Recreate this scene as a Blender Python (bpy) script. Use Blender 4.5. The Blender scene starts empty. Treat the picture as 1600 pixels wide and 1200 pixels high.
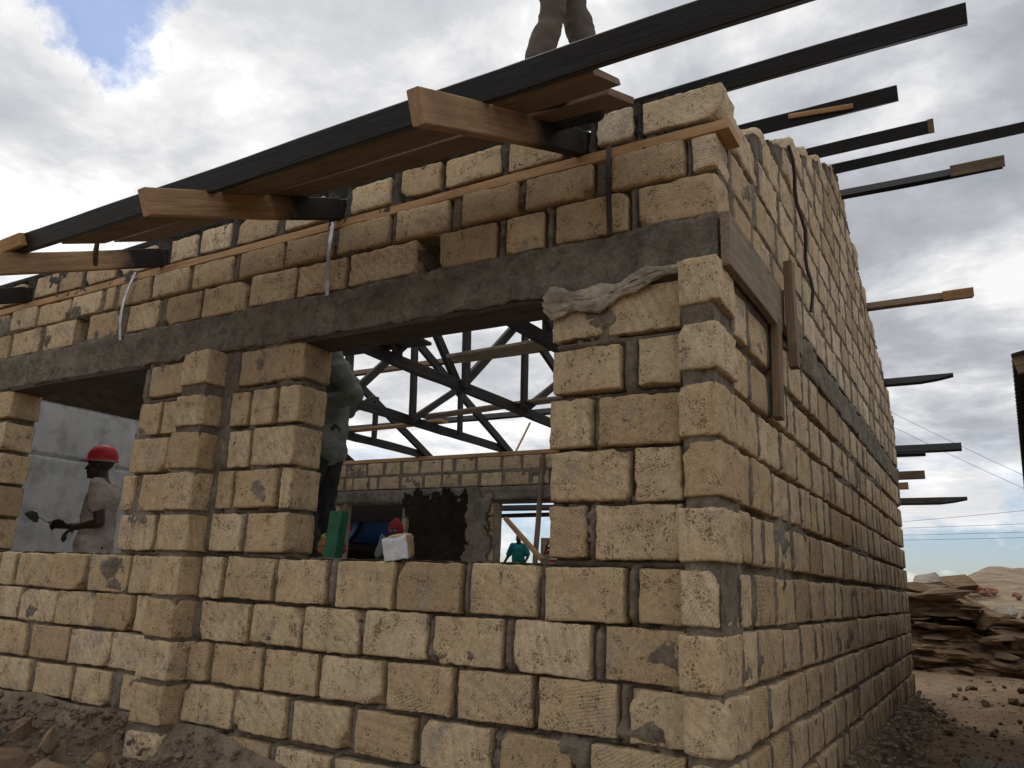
import bpy, bmesh, math, random
from mathutils import Vector, Matrix, noise, Euler
R = math.radians
random.seed(7)
S = bpy.context.scene
COL = S.collection
V = Vector

# ------------------------------------------------------------------ object helpers
def tag(o, label=None, cat=None, group=None, kind=None):
    if label: o['label'] = label
    if cat: o['category'] = cat
    if group: o['group'] = group
    if kind: o['kind'] = kind
    return o

def empty(name, loc=(0, 0, 0), rz=0.0):
    o = bpy.data.objects.new(name, None)
    o.empty_display_size = .1
    o.location = loc
    o.rotation_euler = (0, 0, rz)
    COL.objects.link(o)
    return o

def link(name, me, mats, parent=None, mw=None):
    """mesh -> object; mw is the object's matrix in its parent's space"""
    o = bpy.data.objects.new(name, me)
    for m in (mats if isinstance(mats, (list, tuple)) else [mats]):
        me.materials.append(m)
    COL.objects.link(o)
    if parent: o.parent = parent
    if mw is not None: o.matrix_local = mw
    return o

def from_bm(name, bm, mats, parent=None, mw=None, smooth=False):
    me = bpy.data.meshes.new(name)
    bm.normal_update()
    bm.to_mesh(me); bm.free()
    if smooth:
        for p in me.polygons: p.use_smooth = True
    return link(name, me, mats, parent, mw)

def n3(x, y, z, s=1.0, o=0.0):
    return noise.noise(V((x * s + o, y * s - o * .7, z * s + o * 1.3)))

def fbm(p, s, oct=3):
    a, v, q = 1.0, 0.0, V(p) * s
    for i in range(oct):
        v += a * noise.noise(q); q = q * 2.1 + V((3.1, 7.7, 1.3)); a *= .5
    return v

# ------------------------------------------------------------------ materials
class NT:
    def __init__(s, name):
        s.m = bpy.data.materials.new(name); s.m.use_nodes = True
        s.t = s.m.node_tree; s.b = s.t.nodes['Principled BSDF']
        s.b.inputs['Specular IOR Level'].default_value = .25
    def n(s, typ, **kw):
        nd = s.t.nodes.new(typ)
        for k, v in kw.items():
            if k.startswith('_'): setattr(nd, k[1:], v)
            else:
                key = int(k[1:]) if k[0] == 'i' and k[1:].isdigit() else k.replace('__', ' ')
                s.set(nd, key, v)
        return nd
    def set(s, nd, key, v):
        sock = nd.inputs[key]
        if isinstance(v, bpy.types.NodeSocket): s.t.links.new(v, sock)
        else: sock.default_value = v
    def coord(s, kind='Object', scale=(1, 1, 1), off=None):
        c = s.n('ShaderNodeTexCoord').outputs[kind]
        if off is not None:
            c = s.n('ShaderNodeVectorMath', _operation='ADD', i0=c, i1=off).outputs[0]
        if scale != (1, 1, 1):
            c = s.n('ShaderNodeMapping', Vector=c, Scale=scale).outputs[0]
        return c
    def noise(s, vec, scale, detail=4, rough=.55, dist=0):
        return s.n('ShaderNodeTexNoise', Vector=vec, Scale=scale, Detail=detail, Roughness=rough, Distortion=dist).outputs[0]
    def ramp(s, fac, stops, interp='LINEAR'):
        r = s.n('ShaderNodeValToRGB', Fac=fac); cr = r.color_ramp; cr.interpolation = interp
        while len(cr.elements) < len(stops): cr.elements.new(.5)
        for e, (p, c) in zip(cr.elements, stops):
            e.position = p; e.color = (c, c, c, 1) if isinstance(c, (int, float)) else (*c, 1)
        return r.outputs[0]
    def mix(s, fac, a, b, mode='MIX'):
        nd = s.n('ShaderNodeMix', _data_type='RGBA', _blend_type=mode)
        for i, v in ((0, fac), (6, a), (7, b)):
            if isinstance(v, tuple): v = (*v[:3], 1)
            s.set(nd, i, v)
        return nd.outputs[2]
    def math(s, op, a, b=0.0, clamp=False):
        nd = s.n('ShaderNodeMath', _operation=op, i0=a, i1=b); nd.use_clamp = clamp
        return nd.outputs[0]
    def bump(s, h, strength=.5, dist=.01, normal=None):
        nd = s.n('ShaderNodeBump', Height=h, Strength=strength, Distance=dist)
        if normal is not None: s.t.links.new(normal, nd.inputs['Normal'])
        return nd.outputs[0]
    def out(s, color=None, rough=None, normal=None, metal=None, spec=None):
        for k, v in (('Base Color', color), ('Roughness', rough), ('Normal', normal), ('Metallic', metal), ('Specular IOR Level', spec)):
            if v is None: continue
            if isinstance(v, tuple): v = (*v[:3], 1)
            s.set(s.b, k, v)
        return s.m

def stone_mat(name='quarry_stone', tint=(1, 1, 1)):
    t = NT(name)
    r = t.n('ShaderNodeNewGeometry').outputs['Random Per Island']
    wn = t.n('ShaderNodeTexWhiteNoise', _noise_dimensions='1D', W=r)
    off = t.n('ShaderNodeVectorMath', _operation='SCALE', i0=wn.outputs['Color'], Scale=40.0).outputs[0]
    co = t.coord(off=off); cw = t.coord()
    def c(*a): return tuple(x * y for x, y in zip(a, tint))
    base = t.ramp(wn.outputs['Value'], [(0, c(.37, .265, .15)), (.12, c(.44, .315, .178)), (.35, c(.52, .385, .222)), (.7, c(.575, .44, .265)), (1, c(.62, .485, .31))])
    ln = t.noise(co, 7, 5, .6)
    base = t.mix(t.ramp(ln, [(.35, 0.0), (.75, .55)]), base, c(.33, .225, .125))
    # grey cement smears over the faces
    sm = t.noise(cw, 3.2, 6, .65, .8)
    base = t.mix(t.ramp(sm, [(.56, 0.0), (.68, .7)]), base, (.29, .255, .21))
    st = t.noise(t.n('ShaderNodeMapping', Vector=cw, Scale=(14, 14, 1.1)).outputs[0], 1.6, 4, .6)
    base = t.mix(t.ramp(st, [(.58, 0.0), (.72, .4)]), base, c(.24, .165, .095))
    # pits
    vo = t.n('ShaderNodeTexVoronoi', Vector=co, Scale=42.0, Randomness=1.0)
    gate = t.noise(co, 16, 2)
    thr = t.math('MULTIPLY', t.math('SUBTRACT', gate, .36), 1.0)
    pit = t.math('LESS_THAN', vo.outputs['Distance'], thr)
    vo2 = t.n('ShaderNodeTexVoronoi', Vector=co, Scale=120.0)
    pit2 = t.math('LESS_THAN', vo2.outputs['Distance'], t.math('MULTIPLY', t.math('SUBTRACT', gate, .36), 1.4))
    pits = t.math('MAXIMUM', pit, pit2)
    base = t.mix(t.math('MULTIPLY', pits, .72), base, c(.13, .075, .038))
    fn = t.noise(co, 150, 3, .7)
    base = t.mix(.6, base, t.ramp(fn, [(.25, .3), (.75, .7)]), 'OVERLAY')
    mn = t.noise(co, 46, 5, .7)
    base = t.mix(.55, base, t.ramp(mn, [(.28, .3), (.72, .68)]), 'OVERLAY')
    # saw / pick marks: arcs at a different angle on every stone
    rot = t.n('ShaderNodeVectorRotate', _rotation_type='AXIS_ANGLE', Vector=co, Axis=(.2, 1, .1), Angle=t.math('MULTIPLY', wn.outputs['Value'], 6.0)).outputs[0]
    wv = t.n('ShaderNodeTexWave', Vector=rot, Scale=24.0, Distortion=3.5, Detail=4.0, Detail__Scale=2.0).outputs['Fac']
    wg = t.math('MULTIPLY', wv, t.ramp(t.noise(co, 4, 2), [(.45, 0.0), (.7, 1.0)]))
    base = t.mix(t.math('MULTIPLY', wg, .22), base, c(.27, .19, .11))
    arc = t.n('ShaderNodeTexWave', _wave_type='RINGS', _rings_direction='SPHERICAL', Vector=t.n('ShaderNodeVectorMath', _operation='ADD', i0=rot, i1=(.7, .2, .5)).outputs[0], Scale=9.0, Distortion=2.0, Detail=3.0, Detail__Scale=3.0).outputs['Fac']
    ag = t.math('MULTIPLY', t.math('POWER', arc, 3.0), t.ramp(wn.outputs['Color'], [(.45, 0.0), (.6, 1.0)]))
    base = t.mix(t.math('MULTIPLY', ag, .28), base, c(.30, .21, .12))
    wg = t.math('ADD', wg, t.math('MULTIPLY', ag, .8))
    h = t.math('ADD', t.math('MULTIPLY', fn, .5), t.math('MULTIPLY', wg, .28))
    h = t.math('ADD', h, t.math('MULTIPLY', t.noise(co, 38, 4, .6), .9))
    h = t.math('SUBTRACT', h, t.math('MULTIPLY', pits, .9))
    return t.out(base, .93, t.bump(h, .75, .008), spec=.12)

def mortar_mat(name, lo, hi, bump=.8):
    t = NT(name); c = t.coord()
    a = t.noise(c, 4.5, 6, .65); b = t.noise(c, 55, 5, .7); d = t.noise(c, 200, 2)
    col = t.mix(t.ramp(a, [(.3, 0.0), (.7, 1.0)]), lo, hi)
    col = t.mix(t.ramp(t.noise(c, 16, 5, .7, .5), [(.48, 0.0), (.68, .65)]), col, tuple(x * .55 for x in lo))
    col = t.mix(.7, col, t.ramp(b, [(.2, .22), (.8, .75)]), 'OVERLAY')
    h = t.math('ADD', t.math('MULTIPLY', b, 1.3), t.math('MULTIPLY', d, .5))
    return t.out(col, .95, t.bump(h, bump, .014), spec=.1)

def timber_mat(name, lo, hi, rough=.75, knots=True, streak=.5, smear=None, spec=.2):
    """grain along local X"""
    t = NT(name); c = t.coord()
    oi = t.n('ShaderNodeObjectInfo').outputs['Random']
    off = t.n('ShaderNodeCombineXYZ', X=t.math('MULTIPLY', oi, 30.0), Y=t.math('MULTIPLY', oi, 17.0), Z=t.math('MULTIPLY', oi, 9.0)).outputs[0]
    c = t.n('ShaderNodeVectorMath', _operation='ADD', i0=c, i1=off).outputs[0]
    g = t.noise(t.n('ShaderNodeMapping', Vector=c, Scale=(2.2, 34, 34)).outputs[0], 1.6, 6, .65, .6)
    f = t.noise(t.n('ShaderNodeMapping', Vector=c, Scale=(6, 160, 160)).outputs[0], 1.0, 3, .6)
    bl = t.noise(c, 4.0, 4, .6)
    col = t.mix(t.ramp(g, [(.3, 0.0), (.7, 1.0)]), lo, hi)
    col = t.mix(t.math('MULTIPLY', t.ramp(bl, [(.45, 0.0), (.75, 1.0)]), streak), col, tuple(x * .45 for x in lo))
    col = t.mix(.45, col, t.ramp(f, [(.25, .3), (.75, .7)]), 'OVERLAY')
    if smear:   # creosote / cement smeared on one end, its own patchy outline
        x = t.n('ShaderNodeSeparateXYZ', Vector=t.coord()).outputs[0]
        m = t.math('ADD', x, t.math('MULTIPLY', t.math('SUBTRACT', t.noise(t.coord(), 9, 4), .5), .35))
        col = t.mix(t.ramp(m, [(smear[0], 1.0 if smear[2] else 0.0), (smear[1], 0.0 if smear[2] else 1.0)]), col, (.018, .016, .015))
    return t.out(col, rough, t.bump(t.math('ADD', g, t.math('MULTIPLY', f, .5)), .4, .004), spec=spec)

def plain_mat(name, col, rough=.8, scale=12, var=.35, bump=.25, metal=0, spec=.25, dist=.004):
    t = NT(name); c = t.coord(); a = t.noise(c, scale, 5, .6)
    k = t.mix(t.ramp(a, [(.3, 0.0), (.72, 1.0)]), tuple(x * (1 - var) for x in col), tuple(min(1, x * (1 + var * .6)) for x in col))
    return t.out(k, rough, t.bump(t.noise(c, scale * 5, 4, .6), bump, dist), metal, spec)

def cloth_mat(name, col, var=.3, weave=420):
    t = NT(name); c = t.coord(); a = t.noise(c, 7, 5, .6); w = t.noise(c, weave, 2)
    k = t.mix(t.ramp(a, [(.3, 0.0), (.7, 1.0)]), tuple(x * (1 - var) for x in col), tuple(min(1, x * (1 + var * .5)) for x in col))
    return t.out(k, .92, t.bump(t.math('ADD', t.math('MULTIPLY', t.noise(c, 24, 4), 1.5), w), .35, .008), spec=.1)

M = {}
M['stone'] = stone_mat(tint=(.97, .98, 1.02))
M['stone_brightened'] = stone_mat('brightened_quarry_stone', (1.06, 1.09, 1.18))  # paler stone copy; brightness of upper courses and rear wall put into colour
M['mortar'] = mortar_mat('cement_mortar', (.145, .12, .09), (.29, .248, .195))
M['wet_mortar'] = mortar_mat('fresh_wet_mortar', (.06, .052, .046), (.15, .134, .115))
M['concrete'] = mortar_mat('ring_beam_concrete', (.14, .12, .097), (.30, .262, .218), 1.0)
M['rubble'] = mortar_mat('earth_and_mortar_spill', (.17, .128, .088), (.31, .245, .175), 1.0)
M['raw'] = timber_mat('fresh_sawn_softwood', (.34, .19, .085), (.50, .31, .165), .7)
M['tail'] = timber_mat('sawn_softwood_smeared_black', (.26, .15, .08), (.42, .275, .16), .7, smear=(.66, .86, 0))
M['black'] = timber_mat('black_oiled_timber', (.0035, .004, .005), (.014, .0145, .016), .45, streak=.3, spec=.35)
M['truss'] = timber_mat('dark_treated_timber', (.016, .014, .012), (.055, .047, .040), .7, streak=.4)
M['brown'] = timber_mat('weathered_brown_board', (.13, .088, .055), (.24, .165, .105), .8)
M['grey_board'] = timber_mat('old_grey_formwork_board', (.14, .105, .072), (.30, .235, .17), .85)
M['dark_board'] = timber_mat('stained_formwork_board', (.035, .026, .018), (.085, .062, .043), .8)

def plaster():
    t = NT('grey_cement_render'); c = t.coord()
    a = t.noise(c, .9, 6, .6, .4); b = t.noise(c, 3.5, 6, .65); st = t.noise(t.n('ShaderNodeMapping', Vector=c, Scale=(1, 9, .8)).outputs[0], 1.3, 5, .6)
    k = t.mix(t.ramp(a, [(.3, 0.0), (.7, 1.0)]), (.33, .325, .312), (.48, .472, .455))
    k = t.mix(t.ramp(b, [(.47, 0.0), (.68, .75)]), k, (.20, .196, .185))
    k = t.mix(t.ramp(st, [(.5, 0.0), (.75, .35)]), k, (.52, .52, .51))
    return t.out(k, .9, t.bump(t.noise(c, 60, 4), .3, .004), spec=.1)
M['plaster'] = plaster()
M['dark_plaster'] = mortar_mat('wet_dark_plaster', (.016, .012, .0095), (.04, .032, .026), 1.0)
M['strap'] = plain_mat('galvanised_hoop_iron', (.42, .42, .43), .4, 30, .35, .15, .85, .5)
M['dark_strap'] = plain_mat('rusty_hoop_iron', (.06, .05, .045), .6, 30, .35, .2, .5, .4)

def soil():
    t = NT('dry_brown_soil'); c = t.coord()
    a = t.noise(c, .5, 6, .6); b = t.noise(c, 7, 6, .7); d = t.noise(c, 60, 4, .7)
    k = t.mix(t.ramp(a, [(.35, 0.0), (.65, 1.0)]), (.25, .17, .105), (.37, .27, .18))
    k = t.mix(t.ramp(b, [(.42, 0.0), (.7, .85)]), k, (.18, .122, .077))
    vo = t.n('ShaderNodeTexVoronoi', Vector=c, Scale=16.0)
    k = t.mix(t.math('MULTIPLY', t.math('LESS_THAN', vo.outputs['Distance'], t.math('SUBTRACT', b, .33)), .5), k, (.36, .29, .21))
    k = t.mix(.7, k, t.ramp(d, [(.2, .25), (.8, .75)]), 'OVERLAY')
    h = t.math('ADD', t.math('MULTIPLY', b, 1.5), d)
    return t.out(k, .97, t.bump(h, .9, .03), spec=.08)
M['soil'] = soil()

def strata(name, lo, hi, sc=1.0):
    t = NT(name); c = t.coord()
    w = t.n('ShaderNodeMapping', Vector=c, Scale=(.5, .5, 11 * sc)).outputs[0]
    a = t.noise(w, 1.3, 7, .65, .7); b = t.noise(c, 9, 6, .7); d = t.noise(c, 1.2, 4)
    k = t.mix(t.ramp(a, [(.3, 0.0), (.7, 1.0)]), lo, hi)
    k = t.mix(t.ramp(d, [(.45, 0.0), (.7, .6)]), k, tuple(x * .6 for x in lo))
    k = t.mix(.6, k, t.ramp(b, [(.2, .25), (.8, .75)]), 'OVERLAY')
    return t.out(k, .95, t.bump(t.math('ADD', a, t.math('MULTIPLY', b, .6)), .9, .03), spec=.08)
M['strata'] = strata('layered_brown_rock', (.11, .07, .04), (.28, .192, .118), 1.6)
M['rock'] = strata('loose_brown_rock', (.12, .082, .05), (.27, .195, .125), .7)
M['grey_rock'] = strata('grey_broken_stone', (.21, .18, .145), (.38, .33, .27), .7)
M['red_earth'] = plain_mat('red_earth', (.24, .115, .07), .95, 5, .4, .8, dist=.03)
M['hill'] = strata('pale_hill_ground', (.19, .14, .09), (.35, .275, .19), .5)

def tin():
    t = NT('corrugated_iron_sheet'); c = t.coord(); a = t.noise(c, 3, 5, .6)
    k = t.mix(t.ramp(a, [(.35, 0.0), (.7, 1.0)]), (.055, .055, .058), (.13, .13, .132))
    return t.out(k, .5, t.bump(t.noise(c, 30, 3), .1, .004), .35, .4)
M['tin'] = tin()
M['skin'] = plain_mat('dark_brown_skin', (.030, .017, .011), .55, 30, .2, .1, spec=.35)
M['hair'] = plain_mat('black_hair', (.008, .007, .006), .9, 80, .2, .5)
M['eye'] = plain_mat('eye_white', (.55, .52, .48), .3, 10, .05, 0)
M['helmet'] = plain_mat('red_helmet_plastic', (.62, .035, .035), .38, 8, .15, .05, spec=.45)
M['band'] = plain_mat('white_helmet_harness', (.6, .56, .52), .6, 20, .1, .1)
M['tee'] = cloth_mat('faded_grey_brown_tee_shirt', (.33, .275, .235), .4)
M['jacket'] = cloth_mat('dusty_grey_green_jacket', (.20, .222, .205), .5)
M['grey_trouser'] = cloth_mat('dark_grey_work_trousers', (.045, .047, .047), .5)
M['olive'] = cloth_mat('olive_brown_trousers', (.125, .105, .085))
M['navy'] = cloth_mat('dark_work_cloth', (.03, .032, .04))
M['teal'] = cloth_mat('teal_shirt_cloth', (.015, .15, .15))
M['redcloth'] = cloth_mat('dark_red_knit', (.20, .02, .025))
M['boot'] = plain_mat('black_rubber_boot', (.012, .012, .013), .45, 20, .3, .2, spec=.4)
M['steel'] = plain_mat('worn_trowel_steel', (.20, .21, .20), .5, 18, .4, .2, .7, .4)
M['sack'] = cloth_mat('dirty_beige_sackcloth', (.40, .35, .27), .5, 300)
M['green'] = plain_mat('green_paint_on_timber', (.012, .085, .04), .55, 14, .45, .3)
M['white_paint'] = plain_mat('chalky_white_paint', (.55, .56, .57), .85, 22, .3, .3)
M['blue'] = plain_mat('blue_tank_paint', (.012, .075, .28), .4, 6, .25, .08, spec=.45)
M['spill'] = mortar_mat('dry_mortar_droppings', (.22, .172, .122), (.38, .31, .23), 1.0)
M['dark'] = plain_mat('near_black_board', (.012, .010, .009), .9, 8, .4, .3)  # near-black; on the shed boards the inside shade is put into this colour
M['grey_plastic'] = plain_mat('grey_plastic', (.075, .08, .078), .6, 14, .3, .15)
M['sheet'] = cloth_mat('dusty_white_plastic_sheet', (.50, .46, .41), .25, 200)
M['wire'] = plain_mat('dark_cable', (.05, .05, .055), .6, 10, .1, 0)
def chevron():
    t = NT('red_white_chevron_plate'); c = t.coord()
    s_ = t.n('ShaderNodeSeparateXYZ', Vector=c)
    u = t.math('ADD', s_.outputs[0], t.math('MULTIPLY', s_.outputs[2], -1.0))
    f = t.math('FRACT', t.math('MULTIPLY', u, 2.6))
    k = t.mix(t.math('GREATER_THAN', f, .5), (.75, .74, .72), (.6, .03, .03))
    return t.out(k, .45)
M['chevron'] = chevron()
def stripes():
    t = NT('red_white_striped_jersey'); c = t.coord()
    z = t.n('ShaderNodeSeparateXYZ', Vector=c).outputs[2]
    f = t.math('FRACT', t.math('MULTIPLY', z, 13.0))
    k = t.ramp(f, [(0, (.35, .03, .04)), (.45, (.6, .56, .55)), (.7, (.05, .045, .07))], 'CONSTANT')
    return t.out(k, .9)
M['stripes'] = stripes()
def bundle():
    t = NT('orange_yellow_teal_printed_cloth'); c = t.coord()
    a = t.noise(c, 19, 4, .6, .8)
    k = t.ramp(a, [(0, (.02, .07, .08)), (.41, (.20, .21, .05)), (.49, (.36, .11, .04)), (.56, (.10, .05, .05)), (.62, (.03, .07, .12))], 'CONSTANT')
    return t.out(k, .85, t.bump(t.noise(c, 40, 3), .4, .006))
M['bundle'] = bundle()

# ------------------------------------------------------------------ generic solids
def rounded_block(bm, c, size, r=.012, res=.035, amp=.005, seed=0.0, mat=0, open_back=None, chip=0.0, rot=None):
    """irregular quarried block; c centre, size full size. open_back: axis/sign face left out e.g. ('y',1)"""
    hx, hy, hz = (s / 2 for s in size)
    def axis(h):
        e = min(r * 1.5 + .002, h * .4); m = max(1, int(round(2 * (h - e) / res)))
        return [-h] + [-h + e + 2 * (h - e) * i / m for i in range(m + 1)] + [h]
    ax_, ay_, az_ = axis(hx), axis(hy), axis(hz)
    n = [len(ax_) - 1, len(ay_) - 1, len(az_) - 1]
    verts = {}
    def vert(i, j, k):
        key = (i, j, k)
        if key in verts: return verts[key]
        p = V((ax_[i], ay_[j], az_[k]))
        q = V((max(-hx + r, min(hx - r, p.x)), max(-hy + r, min(hy - r, p.y)), max(-hz + r, min(hz - r, p.z))))
        d = p - q
        if d.length > 1e-6: p = q + d.normalized() * r
        w = V(c) + p
        o = seed
        nn = V((n3(w.x, w.y, w.z, 11, o), n3(w.x, w.y, w.z, 11, o + 31), n3(w.x, w.y, w.z, 11, o + 57))) * amp
        nn += V((n3(w.x, w.y, w.z, 38, o), n3(w.x, w.y, w.z, 38, o + 13), n3(w.x, w.y, w.z, 38, o + 77))) * amp * .55
        p = p + nn
        ex, ez = abs(d.x) > 1e-5, abs(d.z) > 1e-5
        if ex or ez:
            ck = -.004 + .018 * max(0.0, n3(w.x, w.y * .4, w.z, 21, o + 5) - .08) + .009 * max(0.0, n3(w.x, w.y * .4, w.z, 52, o + 91))
            if ex: p.x -= math.copysign(ck, d.x)
            if ez: p.z -= math.copysign(ck, d.z)
        if chip:
            corner = V((hx * (1 if chip > 0 else -1), -hy, hz * (1 if int(seed * 7) % 2 else -1)))
            dd = (p - corner).length
            lim = abs(chip) * (1 + .5 * n3(w.x, w.y, w.z, 20, o))
            if dd < lim: p = p + (V((0, 0, 0)) - corner).normalized() * (lim - dd) * .8
        if rot is not None: p = rot @ p
        verts[key] = bm.verts.new(V(c) + p)
        return verts[key]
    def face(vs):
        try:
            f = bm.faces.new(vs); f.material_index = mat; f.smooth = True
        except ValueError: pass
    for i in range(n[0]):
        for k in range(n[2]):
            if open_back != ('y', -1): face((vert(i, 0, k), vert(i + 1, 0, k), vert(i + 1, 0, k + 1), vert(i, 0, k + 1)))
            if open_back != ('y', 1): face((vert(i, n[1], k + 1), vert(i + 1, n[1], k + 1), vert(i + 1, n[1], k), vert(i, n[1], k)))
    for j in range(n[1]):
        for k in range(n[2]):
            if open_back != ('x', -1): face((vert(0, j + 1, k), vert(0, j, k), vert(0, j, k + 1), vert(0, j + 1, k + 1)))
            if open_back != ('x', 1): face((vert(n[0], j, k), vert(n[0], j + 1, k), vert(n[0], j + 1, k + 1), vert(n[0], j, k + 1)))
    for i in range(n[0]):
        for j in range(n[1]):
            face((vert(i, j + 1, 0), vert(i + 1, j + 1, 0), vert(i + 1, j, 0), vert(i, j, 0)))
            face((vert(i, j, n[2]), vert(i + 1, j, n[2]), vert(i + 1, j + 1, n[2]), vert(i, j + 1, n[2])))

def core_wall(bm, u0, u1, v0, v1, res, frame, thick, inside, front_fn, mat_fn):
    """mortar body of a wall. frame(u, v, d) -> point, d = depth into the wall. inside(u,v) bool. front_fn(u,v) -> depth of the front skin"""
    nu, nv = int(round((u1 - u0) / res)), int(round((v1 - v0) / res))
    du, dv = (u1 - u0) / nu, (v1 - v0) / nv
    cell = [[inside(u0 + (i + .5) * du, v0 + (j + .5) * dv) for j in range(nv)] for i in range(nu)]
    fv, bv = {}, {}
    def jit(i, j):
        u, v = u0 + i * du, v0 + j * dv
        return u + .006 * n3(u, v, 1.7, 25), v + .006 * n3(u, v, 9.2, 25)
    def f(i, j):
        if (i, j) not in fv:
            u, v = jit(i, j); fv[i, j] = bm.verts.new(frame(u, v, front_fn(u, v)))
        return fv[i, j]
    def b(i, j):
        if (i, j) not in bv:
            u, v = jit(i, j); bv[i, j] = bm.verts.new(frame(u, v, thick))
        return bv[i, j]
    for i in range(nu):
        for j in range(nv):
            if not cell[i][j]: continue
            m = mat_fn(u0 + (i + .5) * du, v0 + (j + .5) * dv)
            fa = bm.faces.new((f(i, j), f(i + 1, j), f(i + 1, j + 1), f(i, j + 1))); fa.material_index = m; fa.smooth = True
            fa = bm.faces.new((b(i, j + 1), b(i + 1, j + 1), b(i + 1, j), b(i, j))); fa.material_index = m
            for (a, c_, p, q) in ((i - 1, j, (i, j), (i, j + 1)), (i + 1, j, (i + 1, j + 1), (i + 1, j)), (i, j - 1, (i + 1, j), (i, j)), (i, j + 1, (i, j + 1), (i + 1, j + 1))):
                if not (0 <= a < nu and 0 <= c_ < nv and cell[a][c_]):
                    fa = bm.faces.new((f(*q), f(*p), b(*p), b(*q))); fa.material_index = m

def timber_mesh(L, w, h, seg=None, warp=.004, seed=0.0, bev=.004, taper=None, ragged=0.0):
    """box along +X from 0..L, centred in Y, Z in 0..h ; taper=(len, frac) thins the far end"""
    bm = bmesh.new()
    seg = seg or max(3, int(L / .16))
    prof = [(-w / 2 + bev, 0), (w / 2 - bev, 0), (w / 2, bev), (w / 2, h - bev), (w / 2 - bev, h), (-w / 2 + bev, h), (-w / 2, h - bev), (-w / 2, bev)]
    rings = []
    for i in range(seg + 1):
        x = L * i / seg
        oy, oz = warp * 2 * n3(x, seed, .3, .9, seed), warp * 2 * n3(x, seed, 5.3, .9, seed)
        ring = []
        for k, (y, z) in enumerate(prof):
            zz, xx = z, x
            if taper and x > L - taper[0]: zz = h - (h - z) * (1 - (1 - taper[1]) * (x - (L - taper[0])) / taper[0])
            if ragged and i in (0, seg): xx += ragged * n3(y * 20, z * 20, seed, 1.0, seed)
            e = warp * .6
            ring.append(bm.verts.new((xx, y + oy + e * n3(x * 3, y * 30, z * 30, 1, seed), zz + oz + e * n3(x * 3, y * 30, z * 30, 1, seed + 9))))
        rings.append(ring)
    for a, b in zip(rings, rings[1:]):
        for k in range(8):
            bm.faces.new((a[k], a[(k + 1) % 8], b[(k + 1) % 8], b[k]))
    bm.faces.new(list(reversed(rings[0]))); bm.faces.new(rings[-1])
    bmesh.ops.recalc_face_normals(bm, faces=bm.faces)
    return bm

def axis_matrix(p0, p1, up=(0, 0, 1)):
    x = (V(p1) - V(p0)).normalized(); y = V(up).cross(x).normalized(); z = x.cross(y)
    m = Matrix((x, y, z)).transposed().to_4x4(); m.translation = V(p0)
    return m

_ts = [0.0]
def timber(name, p0, p1, w, h, mat, parent=None, up=(0, 0, 1), origin=None, **kw):
    """board from p0 to p1 (world points on the middle of its underside)"""
    _ts[0] += 3.7
    bm = timber_mesh((V(p1) - V(p0)).length, w, h, seed=_ts[0], **kw)
    m = axis_matrix(p0, p1, up)
    if parent is not None:
        m = Matrix.Translation(-V(parent.location)) @ m
    return from_bm(name, bm, M[mat], parent, m)

def tube_bm(pts, rad, sides=8, bm=None):
    bm = bm or bmesh.new(); rings = []
    for i, p in enumerate(pts):
        p = V(p); d = (V(pts[min(i + 1, len(pts) - 1)]) - V(pts[max(i - 1, 0)])).normalized()
        a = d.cross(V((0, 0, 1)) if abs(d.z) < .9 else V((1, 0, 0))).normalized(); b = d.cross(a)
        r = rad[i] if isinstance(rad, (list, tuple)) else rad
        rings.append([bm.verts.new(p + (a * math.cos(2 * math.pi * k / sides) + b * math.sin(2 * math.pi * k / sides)) * r) for k in range(sides)])
    for q, s in zip(rings, rings[1:]):
        for k in range(sides): bm.faces.new((q[k], q[(k + 1) % sides], s[(k + 1) % sides], s[k]))
    bm.faces.new(list(reversed(rings[0]))); bm.faces.new(rings[-1])
    bmesh.ops.recalc_face_normals(bm, faces=bm.faces)
    return bm

def rock_bm(size, seed, sub=3, rough=.28, flat=True):
    """angular broken stone: hull of random points, then weathered"""
    rs = random.Random(int(seed * 1000) + 17); bm = bmesh.new()
    for k in range(15):
        z = rs.uniform(-1, 1); a = rs.uniform(0, 6.283); q = math.sqrt(1 - z * z) * rs.uniform(.8, 1.05)
        bm.verts.new((q * math.cos(a), q * math.sin(a), z * rs.uniform(.75, 1.0)))
    r_ = bmesh.ops.convex_hull(bm, input=bm.verts)
    junk = [g for g in r_['geom_interior'] + r_['geom_unused'] if isinstance(g, bmesh.types.BMVert)]
    if junk: bmesh.ops.delete(bm, geom=list(set(junk)), context='VERTS')
    if sub > 1:
        bmesh.ops.subdivide_edges(bm, edges=bm.edges[:], cuts=2 if sub < 3 else 4, use_grid_fill=True)
        for v in bm.verts:
            d = v.co.copy()
            v.co = d * (.97 + .07 * fbm(d + V((seed, seed * .3, 0)), 2.5, 4) - .05 * max(0, d.length - .9))
    for v in bm.verts: v.co = V((v.co.x * size[0], v.co.y * size[1], v.co.z * size[2])) * 1.08
    bmesh.ops.recalc_face_normals(bm, faces=bm.faces)
    return bm

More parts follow.
